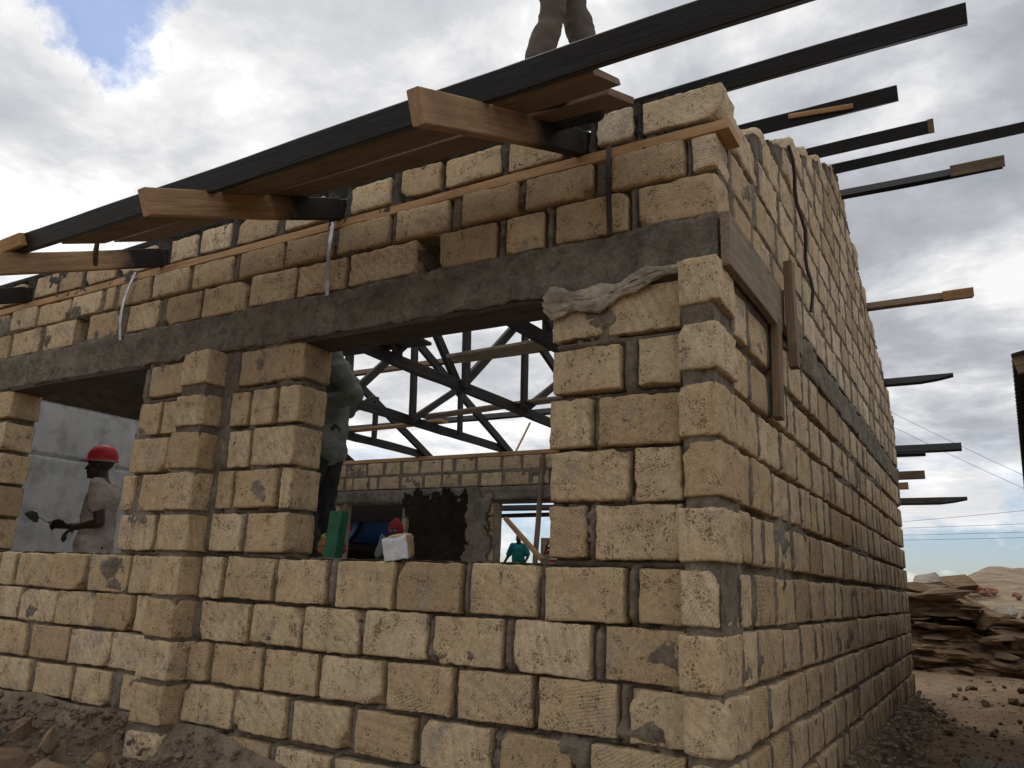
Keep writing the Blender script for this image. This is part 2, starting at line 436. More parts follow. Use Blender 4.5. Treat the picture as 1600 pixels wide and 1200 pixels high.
# ================================================================== THE BUILDING
ROWS = {
 'A': (1.465, 1.675, [(-4.97,-4.80),(-4.76,-4.36),(-4.35,-3.99),(-3.94,-3.55),(-3.52,-3.22),(-2.90,-2.74),(-2.71,-2.35),(-2.31,-1.98),(-1.91,-1.56),(-1.53,-1.18),(-1.13,-0.80),(-0.76,-0.41),(-0.35,-0.165)]),
 'B': (1.255, 1.448, [(-5.14,-4.67),(-4.64,-4.24),(-4.23,-3.83),(-3.83,-3.47),(-3.44,-3.20),(-2.87,-2.50),(-2.47,-2.12),(-2.09,-1.74),(-1.71,-1.35),(-1.31,-0.96),(-0.90,-0.55),(-0.49,-0.17)]),
 'C': (1.045, 1.235, [(-4.97,-4.50),(-4.44,-4.04),(-4.01,-3.61),(-3.60,-3.20),(-2.91,-2.76),(-2.73,-2.37),(-2.33,-1.98),(-1.95,-1.58),(-1.55,-1.20),(-1.17,-0.81),(-0.78,-0.44),(-0.39,-0.165)]),
 'D': (.835, 1.02, [(-4.81,-4.39),(-4.33,-3.95),(-3.91,-3.56),(-3.46,-3.20),(-2.91,-2.53),(-2.51,-2.16),(-2.11,-1.76),(-1.71,-1.38),(-1.34,-0.99),(-0.95,-0.63),(-0.55,-0.17)]),
 'E': (.62, .805, [(-2.62,-2.25),(-2.2,-1.86),(-1.82,-1.47),(-1.42,-1.1),(-1.05,-.72),(-.68,-.36),(-.32,-.17)]),
 'F': (.40, .60, [(-2.4,-2.05),(-2.0,-1.66),(-1.6,-1.27),(-1.22,-.9),(-.85,-.52),(-.48,-.17)]),
 'P1': (1.71, 1.915, [(-5.66,-5.27),(-3.71,-3.37),(-3.33,-3.12),(-2.87,-2.63),(-2.59,-2.295),(-0.75,-0.58),(-0.54,-0.17)]),
 'P2': (1.94, 2.15, [(-5.69,-5.25),(-3.73,-3.61),(-3.55,-3.2),(-2.87,-2.74),(-2.72,-2.40),(-2.375,-2.29),(-0.75,-0.39),(-0.37,-0.17)]),
 'P3': (2.17, 2.375, [(-5.64,-5.24),(-3.70,-3.35),(-3.32,-3.12),(-2.82,-2.65),(-2.62,-2.30),(-0.76,-0.56),(-0.53,-0.17)]),
 'P4': (2.405, 2.60, [(-5.68,-5.26),(-3.68,-3.47),(-3.44,-3.12),(-2.84,-2.69),(-2.66,-2.48),(-2.45,-2.295),(-0.75,-0.43),(-0.35,-0.165)]),
 'P5': (2.645, 2.845, [(-5.68,-5.25),(-3.63,-3.31),(-3.28,-3.08),(-2.80,-2.285),(-0.76,-0.51),(-0.49,-0.165)]),
 'U1': (3.115, 3.30, [(-5.87,-5.46),(-5.42,-5.05),(-4.98,-4.60),(-4.43,-4.08),(-3.97,-3.65),(-3.57,-3.24),(-3.21,-2.83),(-2.79,-2.42),(-2.40,-2.04),(-2.01,-1.56),(-1.42,-1.08),(-1.02,-0.82),(-0.76,-0.40),(-0.35,0.0)]),
 'U2': (3.325, 3.485, [(-5.85,-5.53),(-5.49,-5.16),(-5.12,-4.72),(-4.69,-4.34),(-4.28,-4.18),(-4.12,-3.78),(-3.75,-3.40),(-3.36,-2.99),(-2.92,-2.55),(-2.53,-2.16),(-2.12,-1.76),(-1.71,-1.37),(-1.29,-0.96),(-0.92,-0.57),(-0.48,-0.14),(-0.11,0.0)]),
 'U3': (3.56, 3.715, [(-5.84,-5.40),(-5.24,-4.94),(-4.91,-4.63),(-4.57,-4.22),(-4.17,-3.79),(-3.63,-3.37),(-3.33,-3.05),(-2.98,-2.64),(-2.56,-2.26),(-2.05,-1.77),(-1.70,-1.44),(-1.41,-1.07),(-1.03,-0.73),(-0.55,-0.37),(-0.33,0.03)]),
}
B = empty('stone_building', (0, 0, 0))
tag(B, 'unfinished tan quarry stone house with grey concrete ring beam and no roof sheets', 'building')

XL = -9.0                                   # far end of the front wall (out of frame)
for k, (z0, z1, l) in ROWS.items():         # carry the courses on past the frame's left edge
    x = min(a for a, b in l)
    while x > XL + .4 and k[0] != 'P' and k not in 'EF':
        w = random.uniform(.33, .42); l.append((x - w - .04, x - .04)); x -= w + .04
W1, W2 = (-2.295, -.76), (-5.27, -3.71)
def in_open(u, v, g=0.0):
    if 1.69 < v < 2.86:
        if W1[0] - g < u < W1[1] + g: return True
        if W2[0] - g < u < W2[1] + g: return True
    return False

BEDS = [.82, 1.035, 1.245, 1.457, 1.69, 1.93, 2.16, 2.39, 2.62]
def front_depth(u, v):
    d = joint_depth(RF, u, v, 1.0)
    for b in BEDS:
        t = abs(v - b)
        if t < .032: d += (.020 if b < 1.7 else .008) * min(1, 1.6 * (1 - t / .032)) * max(0, 1 + 2.2 * n3(u, b * 3, 4.4, 1.6))
    if -1.56 < u < -1.42 and 3.1 < v < 3.31: d = .15 + .01 * n3(u, v, 2, 30)     # the missing stone
    if -4.6 < u < -4.45 and 3.1 < v < 3.31: d = .13 + .01 * n3(u, v, 2, 30)
    if v > 3.49: d -= .004
    return max(d, -.012)
class Rects:
    def __init__(s): s.h = {}
    def add(s, a, b, c, d):
        for i in range(int(math.floor((a - .06) / .1)), int(math.floor((b + .06) / .1)) + 1):
            for j in range(int(math.floor((c - .06) / .1)), int(math.floor((d + .06) / .1)) + 1):
                s.h.setdefault((i, j), []).append((a, b, c, d))
    def dist(s, u, v):
        m = .06
        for a, b, c, d in s.h.get((int(math.floor(u / .1)), int(math.floor(v / .1))), ()):
            dx, dy = max(a - u, u - b, 0), max(c - v, v - d, 0)
            m = min(m, math.hypot(dx, dy))
        return m
def joint_depth(rc, u, v, seed, deep=.046, slope=2.2, lim=.34):
    t = rc.dist(u, v)
    n = fbm((u, v, seed), 7, 3)
    w = n3(u, v, seed + 4, 33)
    d = deep - slope * min(t, .018) + .007 * n + .006 * w
    if t < .004: d += .022
    sm = noise.noise(V((u * 2.6 + seed, v * 3.4, 4.0))) + .55 * n + .22 * w + .16 * n3(u, v, seed, 60)
    if sm > lim: d = min(d, .014 - .05 * (sm - lim) + .006 * w)
    return max(d, -.010)
RF = Rects()
for k, (z0, z1, l) in ROWS.items():
    for a_, b_ in l: RF.add(a_, b_, z0, z1)
bm = bmesh.new()
top_z = lambda u: 3.735 + .022 * n3(u, 1, 2, 4) + .012 * n3(u, 1, 2, 17)
TAIL_X = (-.635, -2.135, -3.695, -5.325)
def front_inside(u, v):
    if in_open(u, v, .022): return False
    if 2.87 < v < 3.1 and u < -.02: return False              # the ring beam sits here
    if v > 3.53 and any(abs(u - (t - .01)) < .06 for t in TAIL_X): return False
    return v < top_z(u)
core_wall(bm, -6.2, -.01, .3, 3.79, .0135, lambda u, v, d: V((u, d, v)), .21, front_inside, front_depth,
          lambda u, v: 2 if v > 3.5 else 1)
core_wall(bm, XL, -6.2, .3, 3.79, .06, lambda u, v, d: V((u, d, v)), .21, front_inside, lambda u, v: .015, lambda u, v: 1)
sd = 0.0
for k, (z0, z1, l) in ROWS.items():
    for (a, b) in l:
        sd += 1.37
        dep = .1
        if k[0] == 'P': dep = .215
        j = lambda s: random.uniform(-s, s)
        if k in ('U1', 'U2', 'U3') and b > -.02: dep = .2
        if a < -5.9: res = .07
        elif a < -3.2: res = .036
        else: res = .027
        zz0, zz1 = z0 - .003 + j(.005), z1 + .004 + j(.006)
        if k == 'U3': zz1 += .01 * n3(a, 1, 2, 4)
        fo = random.uniform(-.010, .003)
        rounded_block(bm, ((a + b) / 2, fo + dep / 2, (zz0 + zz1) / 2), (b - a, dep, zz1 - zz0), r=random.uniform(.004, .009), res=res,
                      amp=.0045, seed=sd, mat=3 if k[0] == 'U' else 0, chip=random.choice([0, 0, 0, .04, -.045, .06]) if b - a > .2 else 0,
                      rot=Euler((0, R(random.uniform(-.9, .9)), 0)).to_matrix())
from_bm('front_wall', bm, [M['stone'], M['mortar'], M['wet_mortar'], M['stone_brightened']], B)

# corner pier and pilaster: columns of stones standing proud of the front wall
def pier(name, xc, w, zs, yf, seed, top):
    bm = bmesh.new()
    x0, x1 = xc - w / 2, xc + w / 2
    core_wall(bm, x0 + .012, x1 - .012, .2, top - .03, .02, lambda u, v, d: V((u, yf + d, v)), .26, lambda u, v: True,
              lambda u, v: .02 + .014 * fbm((u + seed, v, seed), 11, 3), lambda u, v: 1)
    for i, (z0, z1) in enumerate(zs):
        dx = random.uniform(-.012, .012)
        rounded_block(bm, (xc + dx, yf + .13, (z0 + z1) / 2), (w + random.uniform(-.012, .02), .26, z1 - z0), r=.007, res=.022, amp=.005,
                      seed=seed + i * 2.3, mat=0, chip=random.choice([0, .04, -.04, .05]), rot=Euler((R(random.uniform(-2, 2)), R(random.uniform(-1.5, 1.5)), R(random.uniform(-2.5, 2.5)))).to_matrix())
    return from_bm(name, bm, [M['stone'], M['mortar']], B)
pz = [(.42, .61), (.64, .815), (.835, 1.025), (1.045, 1.24), (1.255, 1.45), (1.47, 1.67), (1.70, 1.90), (1.935, 2.145), (2.16, 2.37), (2.42, 2.61), (2.69, 2.885)]
pier('corner_pier', -.07, .15, pz, -.105, 11.0, 2.88)
pz2 = [(.42, .61), (.64, .78), (.815, 1.015), (1.035, 1.235), (1.25, 1.45), (1.465, 1.675), (1.70, 1.90), (1.925, 2.14), (2.16, 2.37), (2.40, 2.585), (2.645, 2.85)]
pier('pilaster', -3.05, .25, pz2, -.12, 41.0, 2.85)

# ring beam
def beam_mesh(frame, u0, u1, v0, v1, thick, res=.03, rag=.02, under=True):
    bm = bmesh.new()
    nu = int((u1 - u0) / res); nv = max(4, int((v1 - v0) / res))
    rows = []
    for i in range(nu + 1):
        u = u0 + (u1 - u0) * i / nu; col = []
        for j in range(nv + 1):
            v = v0 + (v1 - v0) * j / nv
            d = -.010 + .020 * fbm((u, v, 3), 5, 4) + .012 * n3(u, v, 1, 30)
            vv = v
            if j == 0: vv += rag * (n3(u, 0, 0, 9) + .6 * n3(u, 0, 5, 31))
            if j == nv: vv += rag * .5 * n3(u, 3, 0, 7)
            col.append(bm.verts.new(frame(u, vv, d)))
        col2 = [bm.verts.new(frame(u, v1, thick)), bm.verts.new(frame(u, v0, thick))]
        rows.append(col + col2)
    for a, b in zip(rows, rows[1:]):
        m = len(a)
        for k in range(m): 
            f = bm.faces.new((a[k], b[k], b[(k + 1) % m], a[(k + 1) % m])); f.smooth = k < nv
    bm.faces.new(rows[0]); bm.faces.new(list(reversed(rows[-1])))
    bmesh.ops.recalc_face_normals(bm, faces=bm.faces)
    return bm
from_bm('ring_beam', beam_mesh(lambda u, v, d: V((u, d, v)), -7.5, -.004, 2.862, 3.105, .205, .022), M['concrete'], B)
from_bm('ring_beam', beam_mesh(lambda u, v, d: V((-d - .012, u, v)), .95, 7.28, 2.87, 3.085, .185), M['mortar'], B)
# formwork boards left under the beam over both windows
for (a, b) in (W1, W2):
    timber('lintel_board', (a - .03, .1, 2.838), (b + .05, .1, 2.838), .21, .03, 'dark_board', B)
timber('wall_plate', (XL, .085, 3.49), (.055, .085, 3.485), .18, .05, 'raw', B, warp=.006, seg=90)
for (x, z0, z1, dx, m) in ((-.48, 3.53, 3.10, .01, 'dark_strap'), (-2.15, 3.52, 3.08, .015, 'strap'), (-3.94, 3.535, 3.06, -.05, 'strap')):
    bm = bmesh.new(); n = 10; prev = None
    for i in range(n + 1):
        f = i / n; z = z0 + (z1 - z0) * f; xx = x + dx * math.sin(f * 2.2); y = -.028 - .022 * math.sin(f * 3.1)
        q = [bm.verts.new((xx + s * .013, y + t, z)) for s, t in ((-1, 0), (1, 0), (1, .003), (-1, .003))]
        if prev:
            for k in range(4): bm.faces.new((prev[k], prev[(k + 1) % 4], q[(k + 1) % 4], q[k]))
        prev = q
    bmesh.ops.recalc_face_normals(bm, faces=bm.faces)
    from_bm('metal_strap', bm, M[m], B)

# gable wall
YE = 7.27
def gable_top(y):
    if y < .6: return 3.56
    if y < 3.62: return 3.62 + .445 * (y - .12)
    return max(5.22 - .42 * (y - 3.62), 3.62)
def gable_depth(u, v):
    d = joint_depth(RG, u, v, 8.0, .009, .5, .46)
    for b in BEDS:
        t = abs(v - b)
        if t < .032: d += (.026 if v < 2.7 else .0) * min(1, 1.6 * (1 - t / .032)) * max(0, 1 + 2.2 * n3(u, b * 3, 7.4, 1.4))
    return max(d, -.010)
bm = bmesh.new()
def gable_inside(u, v):
    if u > .95 and 2.86 < v < 3.09: return False
    if (u < .14 and v < 2.87) or (u < .185 and v > 3.1): return False
    return v < gable_top(u) - .03 + .03 * n3(u, 2, 2, 5)
RG = Rects(); GS = []
gz = [(.42, .60), (.63, .81), (.835, 1.02), (1.045, 1.235), (1.255, 1.448), (1.465, 1.675), (1.71, 1.915), (1.94, 2.15), (2.17, 2.375), (2.405, 2.60), (2.645, 2.85)]
z = 3.11
while z < 5.3:
    gz.append((z, z + .196)); z += .222
for ci, (z0, z1) in enumerate(gz):
    y = .19 + random.uniform(-.01, .03)
    if z0 > 3.0: y = .235 + random.uniform(0, .03)
    ys, ye = y, YE
    if z0 > 3.3:
        ys = max(y, (z1 - 3.62) / .445 + .02 + random.uniform(-.12, .1)) if z1 > 3.66 else y
        ye = min(YE, 3.62 + (5.30 - z1) / .42 + random.uniform(-.15, .25))
    y = ys
    while y < ye - .1:
        w = random.choice([random.uniform(.27, .36), random.uniform(.3, .4), random.uniform(.14, .22)]) if z0 < 3 else random.uniform(.27, .40)
        w = min(w, ye - y + .04)
        g = random.uniform(.045, .075)
        if w < .1: break
        sd += 1.1
        res = .03 if y < 2.0 else .04 if y < 3 else (.05 if y < 4.5 else .065)
        top = z1 + random.uniform(-.008, .008)
        edge = z0 > 3.4 and (y - ys < .25 or ye - y < .4)
        RG.add(y, y + w, z0, top)
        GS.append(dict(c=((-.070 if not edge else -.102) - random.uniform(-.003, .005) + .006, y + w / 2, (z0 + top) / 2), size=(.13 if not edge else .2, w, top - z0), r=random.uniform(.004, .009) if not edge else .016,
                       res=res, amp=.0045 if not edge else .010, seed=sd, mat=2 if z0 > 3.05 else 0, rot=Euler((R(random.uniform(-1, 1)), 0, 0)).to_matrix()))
        y += w + g
core_wall(bm, .012, YE, .3, 5.34, .021, lambda u, v, d: V((-d, u, v)), .2, gable_inside, gable_depth, lambda u, v: 1)
for q in GS: rounded_block(bm, **q)
# a loose stone laid on the rake
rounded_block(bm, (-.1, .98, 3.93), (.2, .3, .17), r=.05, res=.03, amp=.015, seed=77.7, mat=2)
from_bm('gable_wall', bm, [M['stone'], M['mortar'], M['stone_brightened']], B)

# rear wall (its inner face looks at the camera)
YR = 7.0
D1, D2 = (-8.42, -7.13), (-5.42, -4.15)
def rear_inside(u, v):
    if D1[0] < u < D1[1] and v < 2.81: return False
    if D2[0] < u < D2[1] and 1.7 < v < 2.76: return False
    if 2.8 < v < 3.0: return False
    if u > -4.52 and u < -4.35 and 3.0 < v < 3.25: return False
    return True
bm = bmesh.new()
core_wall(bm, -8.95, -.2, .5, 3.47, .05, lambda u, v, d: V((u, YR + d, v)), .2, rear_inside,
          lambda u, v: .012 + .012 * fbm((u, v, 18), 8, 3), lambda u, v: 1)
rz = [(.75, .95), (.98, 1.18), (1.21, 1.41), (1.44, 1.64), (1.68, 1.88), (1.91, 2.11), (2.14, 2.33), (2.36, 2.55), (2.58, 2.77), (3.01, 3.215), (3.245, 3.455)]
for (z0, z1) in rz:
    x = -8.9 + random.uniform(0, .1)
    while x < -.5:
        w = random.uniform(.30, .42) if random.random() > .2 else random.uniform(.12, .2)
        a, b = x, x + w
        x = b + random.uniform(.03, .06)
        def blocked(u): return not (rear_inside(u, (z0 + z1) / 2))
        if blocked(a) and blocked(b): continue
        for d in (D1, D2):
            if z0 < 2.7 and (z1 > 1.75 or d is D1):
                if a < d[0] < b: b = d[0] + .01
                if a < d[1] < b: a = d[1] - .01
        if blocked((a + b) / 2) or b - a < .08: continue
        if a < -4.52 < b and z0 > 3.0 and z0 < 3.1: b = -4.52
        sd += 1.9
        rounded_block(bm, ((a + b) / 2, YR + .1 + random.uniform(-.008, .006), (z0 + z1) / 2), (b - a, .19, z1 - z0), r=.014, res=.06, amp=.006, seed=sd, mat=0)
from_bm('rear_wall', bm, [M['stone_brightened'], M['mortar']], B)
from_bm('ring_beam', beam_mesh(lambda u, v, d: V((u, YR + d, v)), -8.95, -.2, 2.79, 3.0, .2, res=.06), M['concrete'], B)
timber('wall_plate', (-8.9, YR + .09, 3.46), (-.2, YR + .09, 3.46), .18, .06, 'raw', B)
timber('door_jamb', (-8.385, YR - .01, 1.0), (-8.385, YR - .01, 2.79), .07, .09, 'grey_board', B, up=(1, 0, 0))
timber('window_jamb', (-5.39, YR - .01, 2.15), (-5.39, YR - .01, 2.75), .07, .08, 'grey_board', B, up=(1, 0, 0))
timber('window_head', (-5.42, YR + .02, 2.742), (-4.15, YR + .02, 2.742), .12, .03, 'dark_board', B)

# fresh dark plaster patch with a ragged edge on the rear wall
def patch(name, x0, x1, z0, z1, yb, mat, res, rag, seed, th=.02):
    bm = bmesh.new()
    def ins(u, v):
        e = min(u - x0, x1 - u, (z1 - v) * .8) + rag * fbm((u * 1.4 + seed, v, seed), 3.0, 4)
        return e > rag * .35
    core_wall(bm, x0, x1, z0, z1, res, lambda u, v, d: V((u, yb - th + d, v)), th + .012, ins,
              lambda u, v: .012 * fbm((u, v, seed), 6, 4), lambda u, v: 0)
    return from_bm(name, bm, M[mat], B)
patch('plaster_patch', -7.15, -5.75, .9, 3.0, YR, 'dark_plaster', .016, .22, 3.3, .02)
patch('plaster_patch', -5.95, -5.44, .9, 3.02, YR, 'mortar', .02, .13, 8.3, .04)

# rendered partition at the far end of the room, with its dark groove
bm = bmesh.new()
def part_depth(u, v):
    d = .006 * fbm((u, v, 4), 2.5, 3)
    g = abs(v - (2.905 - .014 * (u - 1.7) + .01 * n3(u, 0, 0, 1.3)))
    return d + (.035 if g < .013 else 0)
core_wall(bm, .2, 7.0, .6, 3.55, .026, lambda u, v, d: V((-8.9 - d, u, v)), .2, lambda u, v: True, part_depth, lambda u, v: 0)
from_bm('partition_wall', bm, M['plaster'], B)
# floor slab
bm = bmesh.new()
for (x0, x1, y0, y1) in ((-8.9, -.2, .21, 7.0),):
    vs = [bm.verts.new((x, y, z)) for z in (.55, .88) for (x, y) in ((x0, y0), (x1, y0), (x1, y1), (x0, y1))]
    for f in ((3, 2, 1, 0), (4, 5, 6, 7), (0, 1, 5, 4), (1, 2, 6, 5), (2, 3, 7, 6), (3, 0, 4, 7)): bm.faces.new([vs[i] for i in f])
from_bm('floor_slab', bm, M['plaster'], B)
# plinth bulging out under the courses on the left and the mortar foot of the gable
bm = bmesh.new()
def skirt(bm, frame, u0, u1, topf, outf, zb, seed, res=.05):
    nu = int((u1 - u0) / res); rows = []
    for i in range(nu + 1):
        u = u0 + (u1 - u0) * i / nu; t = topf(u); o = outf(u); col = []
        for j in range(13):
            f = j / 12
            z = t + (zb - t) * f ** .9
            d = .01 + o * (f ** .75)
            p = frame(u, z, d)
            a = .05 * min(1, f * 3 + .15)
            p += frame(0, 0, 1) * 0
            nrm = (frame(0, 0, 1) - frame(0, 0, 0))
            p += nrm * a * (fbm((p.x + seed, p.y, p.z), 6, 4)) + V((0, 0, a * .8 * fbm((p.x, p.y + seed, p.z), 8, 3)))
            col.append(bm.verts.new(p))
        rows.append(col)
    for a, b in zip(rows, rows[1:]):
        for k in range(12):
            f = bm.faces.new((a[k], a[k + 1], b[k + 1], b[k])); f.smooth = True
skirt(bm, lambda u, z, d: V((u, -d, z)), -8.5, -.3, lambda u: (.83 if u < -2.7 else .83 - .18 * (u + 2.7) if u < -1.5 else .6) + .03 * n3(u, 0, 0, 2), lambda u: .30 if u < -2.6 else .22, .15, 2.0, .035)
skirt(bm, lambda u, z, d: V((d, u, z)), -.05, 7.25, lambda u: .73 - .018 * u + .03 * n3(u, 3, 0, 2), lambda u: .24 + .06 * n3(u, 5, 0, 1.5), .1, 5.0, .035)
bmesh.ops.recalc_face_normals(bm, faces=bm.faces)
from_bm('plinth', bm, M['rubble'], B)

# ================================================================== ROOF TIMBERS
SL = .43
RY = 3.56
def zf(y): return 3.54 + SL * y                 # underside of a front rafter
def zb(y): return 3.54 + SL * (7.12 - y)
TL = ['dark timber roof truss nearest the right gable, its sawn tail jutting under the roof worker',
      'dark roof truss whose tail juts out left of the middle over the large window',
      'dark roof truss crossing the middle of the large window from upper left to lower right',
      'dark roof truss second from the grey partition, seen low in the large window',
      'dark roof truss nearest the grey partition wall, lowest in the large window']
TE = (-1.18, -1.12, -1.0, -1.1, -1.1)
for i, xr in enumerate((-.61, -2.11, -3.67, -5.30, -6.83)):
    T = empty('roof_truss', (xr - .05, 0, 3.54))
    tag(T, TL[i], 'roof truss', 'dark timber roof trusses')
    xa, xb = xr - .025, xr - .077
    timber('rafter', (xa, 0.0, zf(0.0)), (xa, RY, zf(RY)), .05, .115, 'truss', T)
    timber('rafter', (xa, 8.3, zb(8.3)), (xa, RY, zb(RY)), .05, .115, 'truss', T)
    timber('rafter_tail', (xa, TE[i], zf(TE[i])), (xa, .0, zf(0)), .052, .118, 'tail' , T, warp=.005)
    timber('tie_beam', (xb, -.02 + .04, 3.52), (xb, 7.16, 3.52), .05, .115, 'truss', T, warp=.009)
    xw = xr + .024
    for (y, zt) in ((RY - .03, zf(RY) + .05), (2.35, zf(2.35) + .09), (4.68, zb(4.68) + .09)):
        timber('king_post' if abs(y - RY) < .1 else 'post', (xb + .05 if abs(y - RY) < .1 else xw, y, 3.55), (xb + .05 if abs(y - RY) < .1 else xw, y - .06, zt), .05, .105, 'truss', T, up=(0, 1, 0), warp=.008)
    for (y, zt) in ((1.30, zf(1.3) + .09), (5.75, zb(5.75) + .09)):
        timber('post', (xw, y, 3.55), (xw, y - .03, zt), .045, .085, 'truss', T, up=(0, 1, 0), warp=.008)
    for (y0_, y1_, zt) in ((2.35, 1.42, zf(1.42) + .06), (4.66, 5.66, zb(5.66) + .06)):
        timber('strut', (xw + .045, y0_, 3.58), (xw + .045, y1_, zt), .045, .085, 'truss', T, up=(0, 1, .5))
    for (y, zt) in ((2.45, zf(2.45) + .06), (4.70, zb(4.7) + .06)):
        timber('strut', (xb - .05, RY, 3.58), (xb - .05, y, zt), .05, .10, 'truss', T, up=(0, 1, .5))

def purlin(p0, p1, w, h, mat, label, back=False, group='purlins over the gable', **kw):
    s = -SL if back else SL
    o = timber('roof_purlin', p0, p1, w, h, mat, None, up=(0, -s, 1), **kw)
    return tag(o, label, 'roof purlin', group)
def zp(y): return 3.54 + .122 + SL * (y if y < RY else 7.12 - y)
P = [
 ((-4.9, -.86, zp(-.86) ), (1.25, -.83, zp(-.83) ), .05, .098, 'black', 'longest black board, laid over the rafter tails in front of the roof worker', {}),
 ((-8.2, .2, zp(.2) + .06), (.95, .24, zp(.24) + .06), .055, .082, 'black', 'thick black purlin behind the right end of the front wall top', {}),
 ((-8.2, 1.42, zp(1.42)), (.63, 1.42, zp(1.42) + .02), .05, .085, 'black', 'black purlin with a pale splintered scar, second above the front wall', {}),
 ((-8.2, 3.10, zp(3.1)), (.76, 3.12, zp(3.12)), .05, .095, 'black', 'black purlin with cut brown end, shortest below the ridge', {}),
 ((-8.2, 3.62, 5.09), (1.75, 3.62, 5.11), .05, .085, 'black', 'longest thin black ridge purlin running out of the right edge', {}),
]
for p0, p1, w, h, mat, lab, kw in P: purlin(p0, p1, w, h, mat, lab, **kw)
PB = [
 ((-8.2, 3.92, zp(3.92)), (1.22, 3.95, zp(3.95)), 'black', 'dark ridge purlin with a pale weathered tip, lowest of the upper fan', .085),
 ((-8.2, 5.30, zp(5.3)), (.93, 5.33, zp(5.33)), 'brown', 'brown and black streaked purlin alone halfway down the rear slope', .085),
 ((-8.2, 6.52, zp(6.52)), (.68, 6.53, zp(6.53)), 'black', 'dark green-black purlin with a pointed end low on the gable', .09),
 ((-8.2, 7.8, zp(7.8)), (.67, 7.82, zp(7.82)), 'black', 'dark purlin doubled by a shorter batten near the far corner', .10),
 ((-8.2, 8.45, zp(8.45) - .3), (.66, 8.9, zp(8.9) - .06), 'truss', 'lowest purlin beyond the far corner with a slanting tip', .09),
]
for i, (p0, p1, mat, lab, h) in enumerate(PB):
    purlin(p0, p1, .05, h, mat, lab, back=True, taper=(.25, .35) if i in (2, 4) else None)
# pale splintered patch and cut ends: slivers nailed to / torn from the purlins are modelled as children
def child_timber(parent_name, lab, p0, p1, w, h, mat):
    par = [o for o in COL.objects if o.get('label') == lab][0]
    bm = timber_mesh((V(p1) - V(p0)).length, w, h, seed=random.random() * 40, warp=.004)
    o = from_bm(parent_name, bm, M[mat], par, par.matrix_world.inverted() @ axis_matrix(p0, p1, (0, -SL, 1)))
bpy.context.view_layer.update()
child_timber('splintered_patch', P[2][5], (.05, 1.372, zp(1.42) + .045), (.40, 1.372, zp(1.42) + .01), .014, .028, 'raw')
BM_ = [o for o in COL.objects if o.get('label') == P[0][5]][0]
for x in (-2.62, -1.93, -1.05, -.52, .2):
    y = -.86 + .005 * (x + 4.9); q = V((x, y, zp(-.85) + .09))
    from_bm('nail', tube_bm([q, q + V((random.uniform(-.008, .008), 0, .035))], .0025, 6), M['strap'], BM_, BM_.matrix_world.inverted())
child_timber('cut_end', P[3][5], (.735, 3.115, zp(3.12) - .003), (.775, 3.115, zp(3.12) - .003), .056, .1, 'brown')
child_timber('pale_tip', PB[0][3], (.85, 3.94, zp(3.95) - .003), (1.235, 3.945, zp(3.95) - .003), .056, .092, 'grey_board')
child_timber('pale_tip', PB[1][3], (.68, 5.325, zp(5.33) - .003), (.94, 5.325, zp(5.33) - .003), .056, .09, 'raw')
child_timber('batten', PB[3][3], (-.3, 7.80, zp(7.8) - .055), (.28, 7.80, zp(7.8) - .055), .045, .05, 'black')
tag(timber('timber_offcut', (-.6, 8.2, 3.08), (.22, 8.33, 3.10), .1, .10, 'brown'), 'short brown board end poking out past the far corner', 'board')
tag(timber('timber_offcut', (-.7, 7.5, 2.86), (.08, 7.55, 2.88), .07, .08, 'raw'), 'stubby orange timber end below the short brown board', 'board')

# walking boards on the rafter tails
def zt(y): return 3.54 + .122 + SL * y
def plank(x0, x1, y0, y1, lab, mat='brown', lift=.0, th=.026):
    yc = (y0 + y1) / 2
    o = timber('walking_board', (x0, yc, zt(yc) + lift), (x1, yc, zt(yc) + lift), abs(y1 - y0), th, mat, None, up=(0, -SL, 1), ragged=.03, warp=.005)
    return tag(o, lab, 'plank', 'boards laid on the rafter tails')
plank(-3.42, -.20, -.80, -.54, 'long brown board tucked against the black board, running under the worker')
plank(-2.12, -.27, -.53, -.24, 'brown board nearest the wall under the worker, its broken end right of his boot', lift=.002)
plank(-3.42, -2.14, -.52, -.27, 'shorter grey brown board ending left in a bare tip above the wall', 'grey_board', .002)
o = timber('wedge', (-3.95, -.93, zt(-.93) + .0), (-3.58, -.90, zt(-.90) + .03), .05, .07, 'raw', None, up=(0, -SL, 1))
tag(o, 'pale triangular timber wedge on the leftmost full rafter tail', 'wedge')
o = timber('splinter', (-3.69, -.46, zt(-.46) - .09), (-3.62, -.52, zt(-.52) + .15), .035, .03, 'dark_board', None, up=(0, 1, 0), taper=(.2, .1))
tag(o, 'dark pointed splinter standing beside the leftmost full rafter tail', 'splinter')

# boards lying inside on the trusses
def inside_board(p0, p1, w, mat, lab):
    tag(timber('loose_board', p0, p1, w, .03, mat, None, warp=.006), lab, 'plank', 'loose boards laid across the truss ties')
inside_board((-3.38, 2.93, 3.645), (-1.9, 2.80, 3.645), .24, 'grey_board', 'brown board across two trusses under the window head')
inside_board((-5.35, 5.05, 3.645), (-2.0, 4.60, 3.645), .18, 'grey_board', 'long grey board across the trusses at mid window')
inside_board((-7.1, 5.45, 3.645), (-5.22, 5.35, 3.645), .16, 'raw', 'orange brown board across the trusses near the rear wall')
inside_board((-6.6, 2.2, 3.645), (-3.3, 2.35, 3.645), .2, 'truss', 'dark broken board lying high at the upper left of the large window')

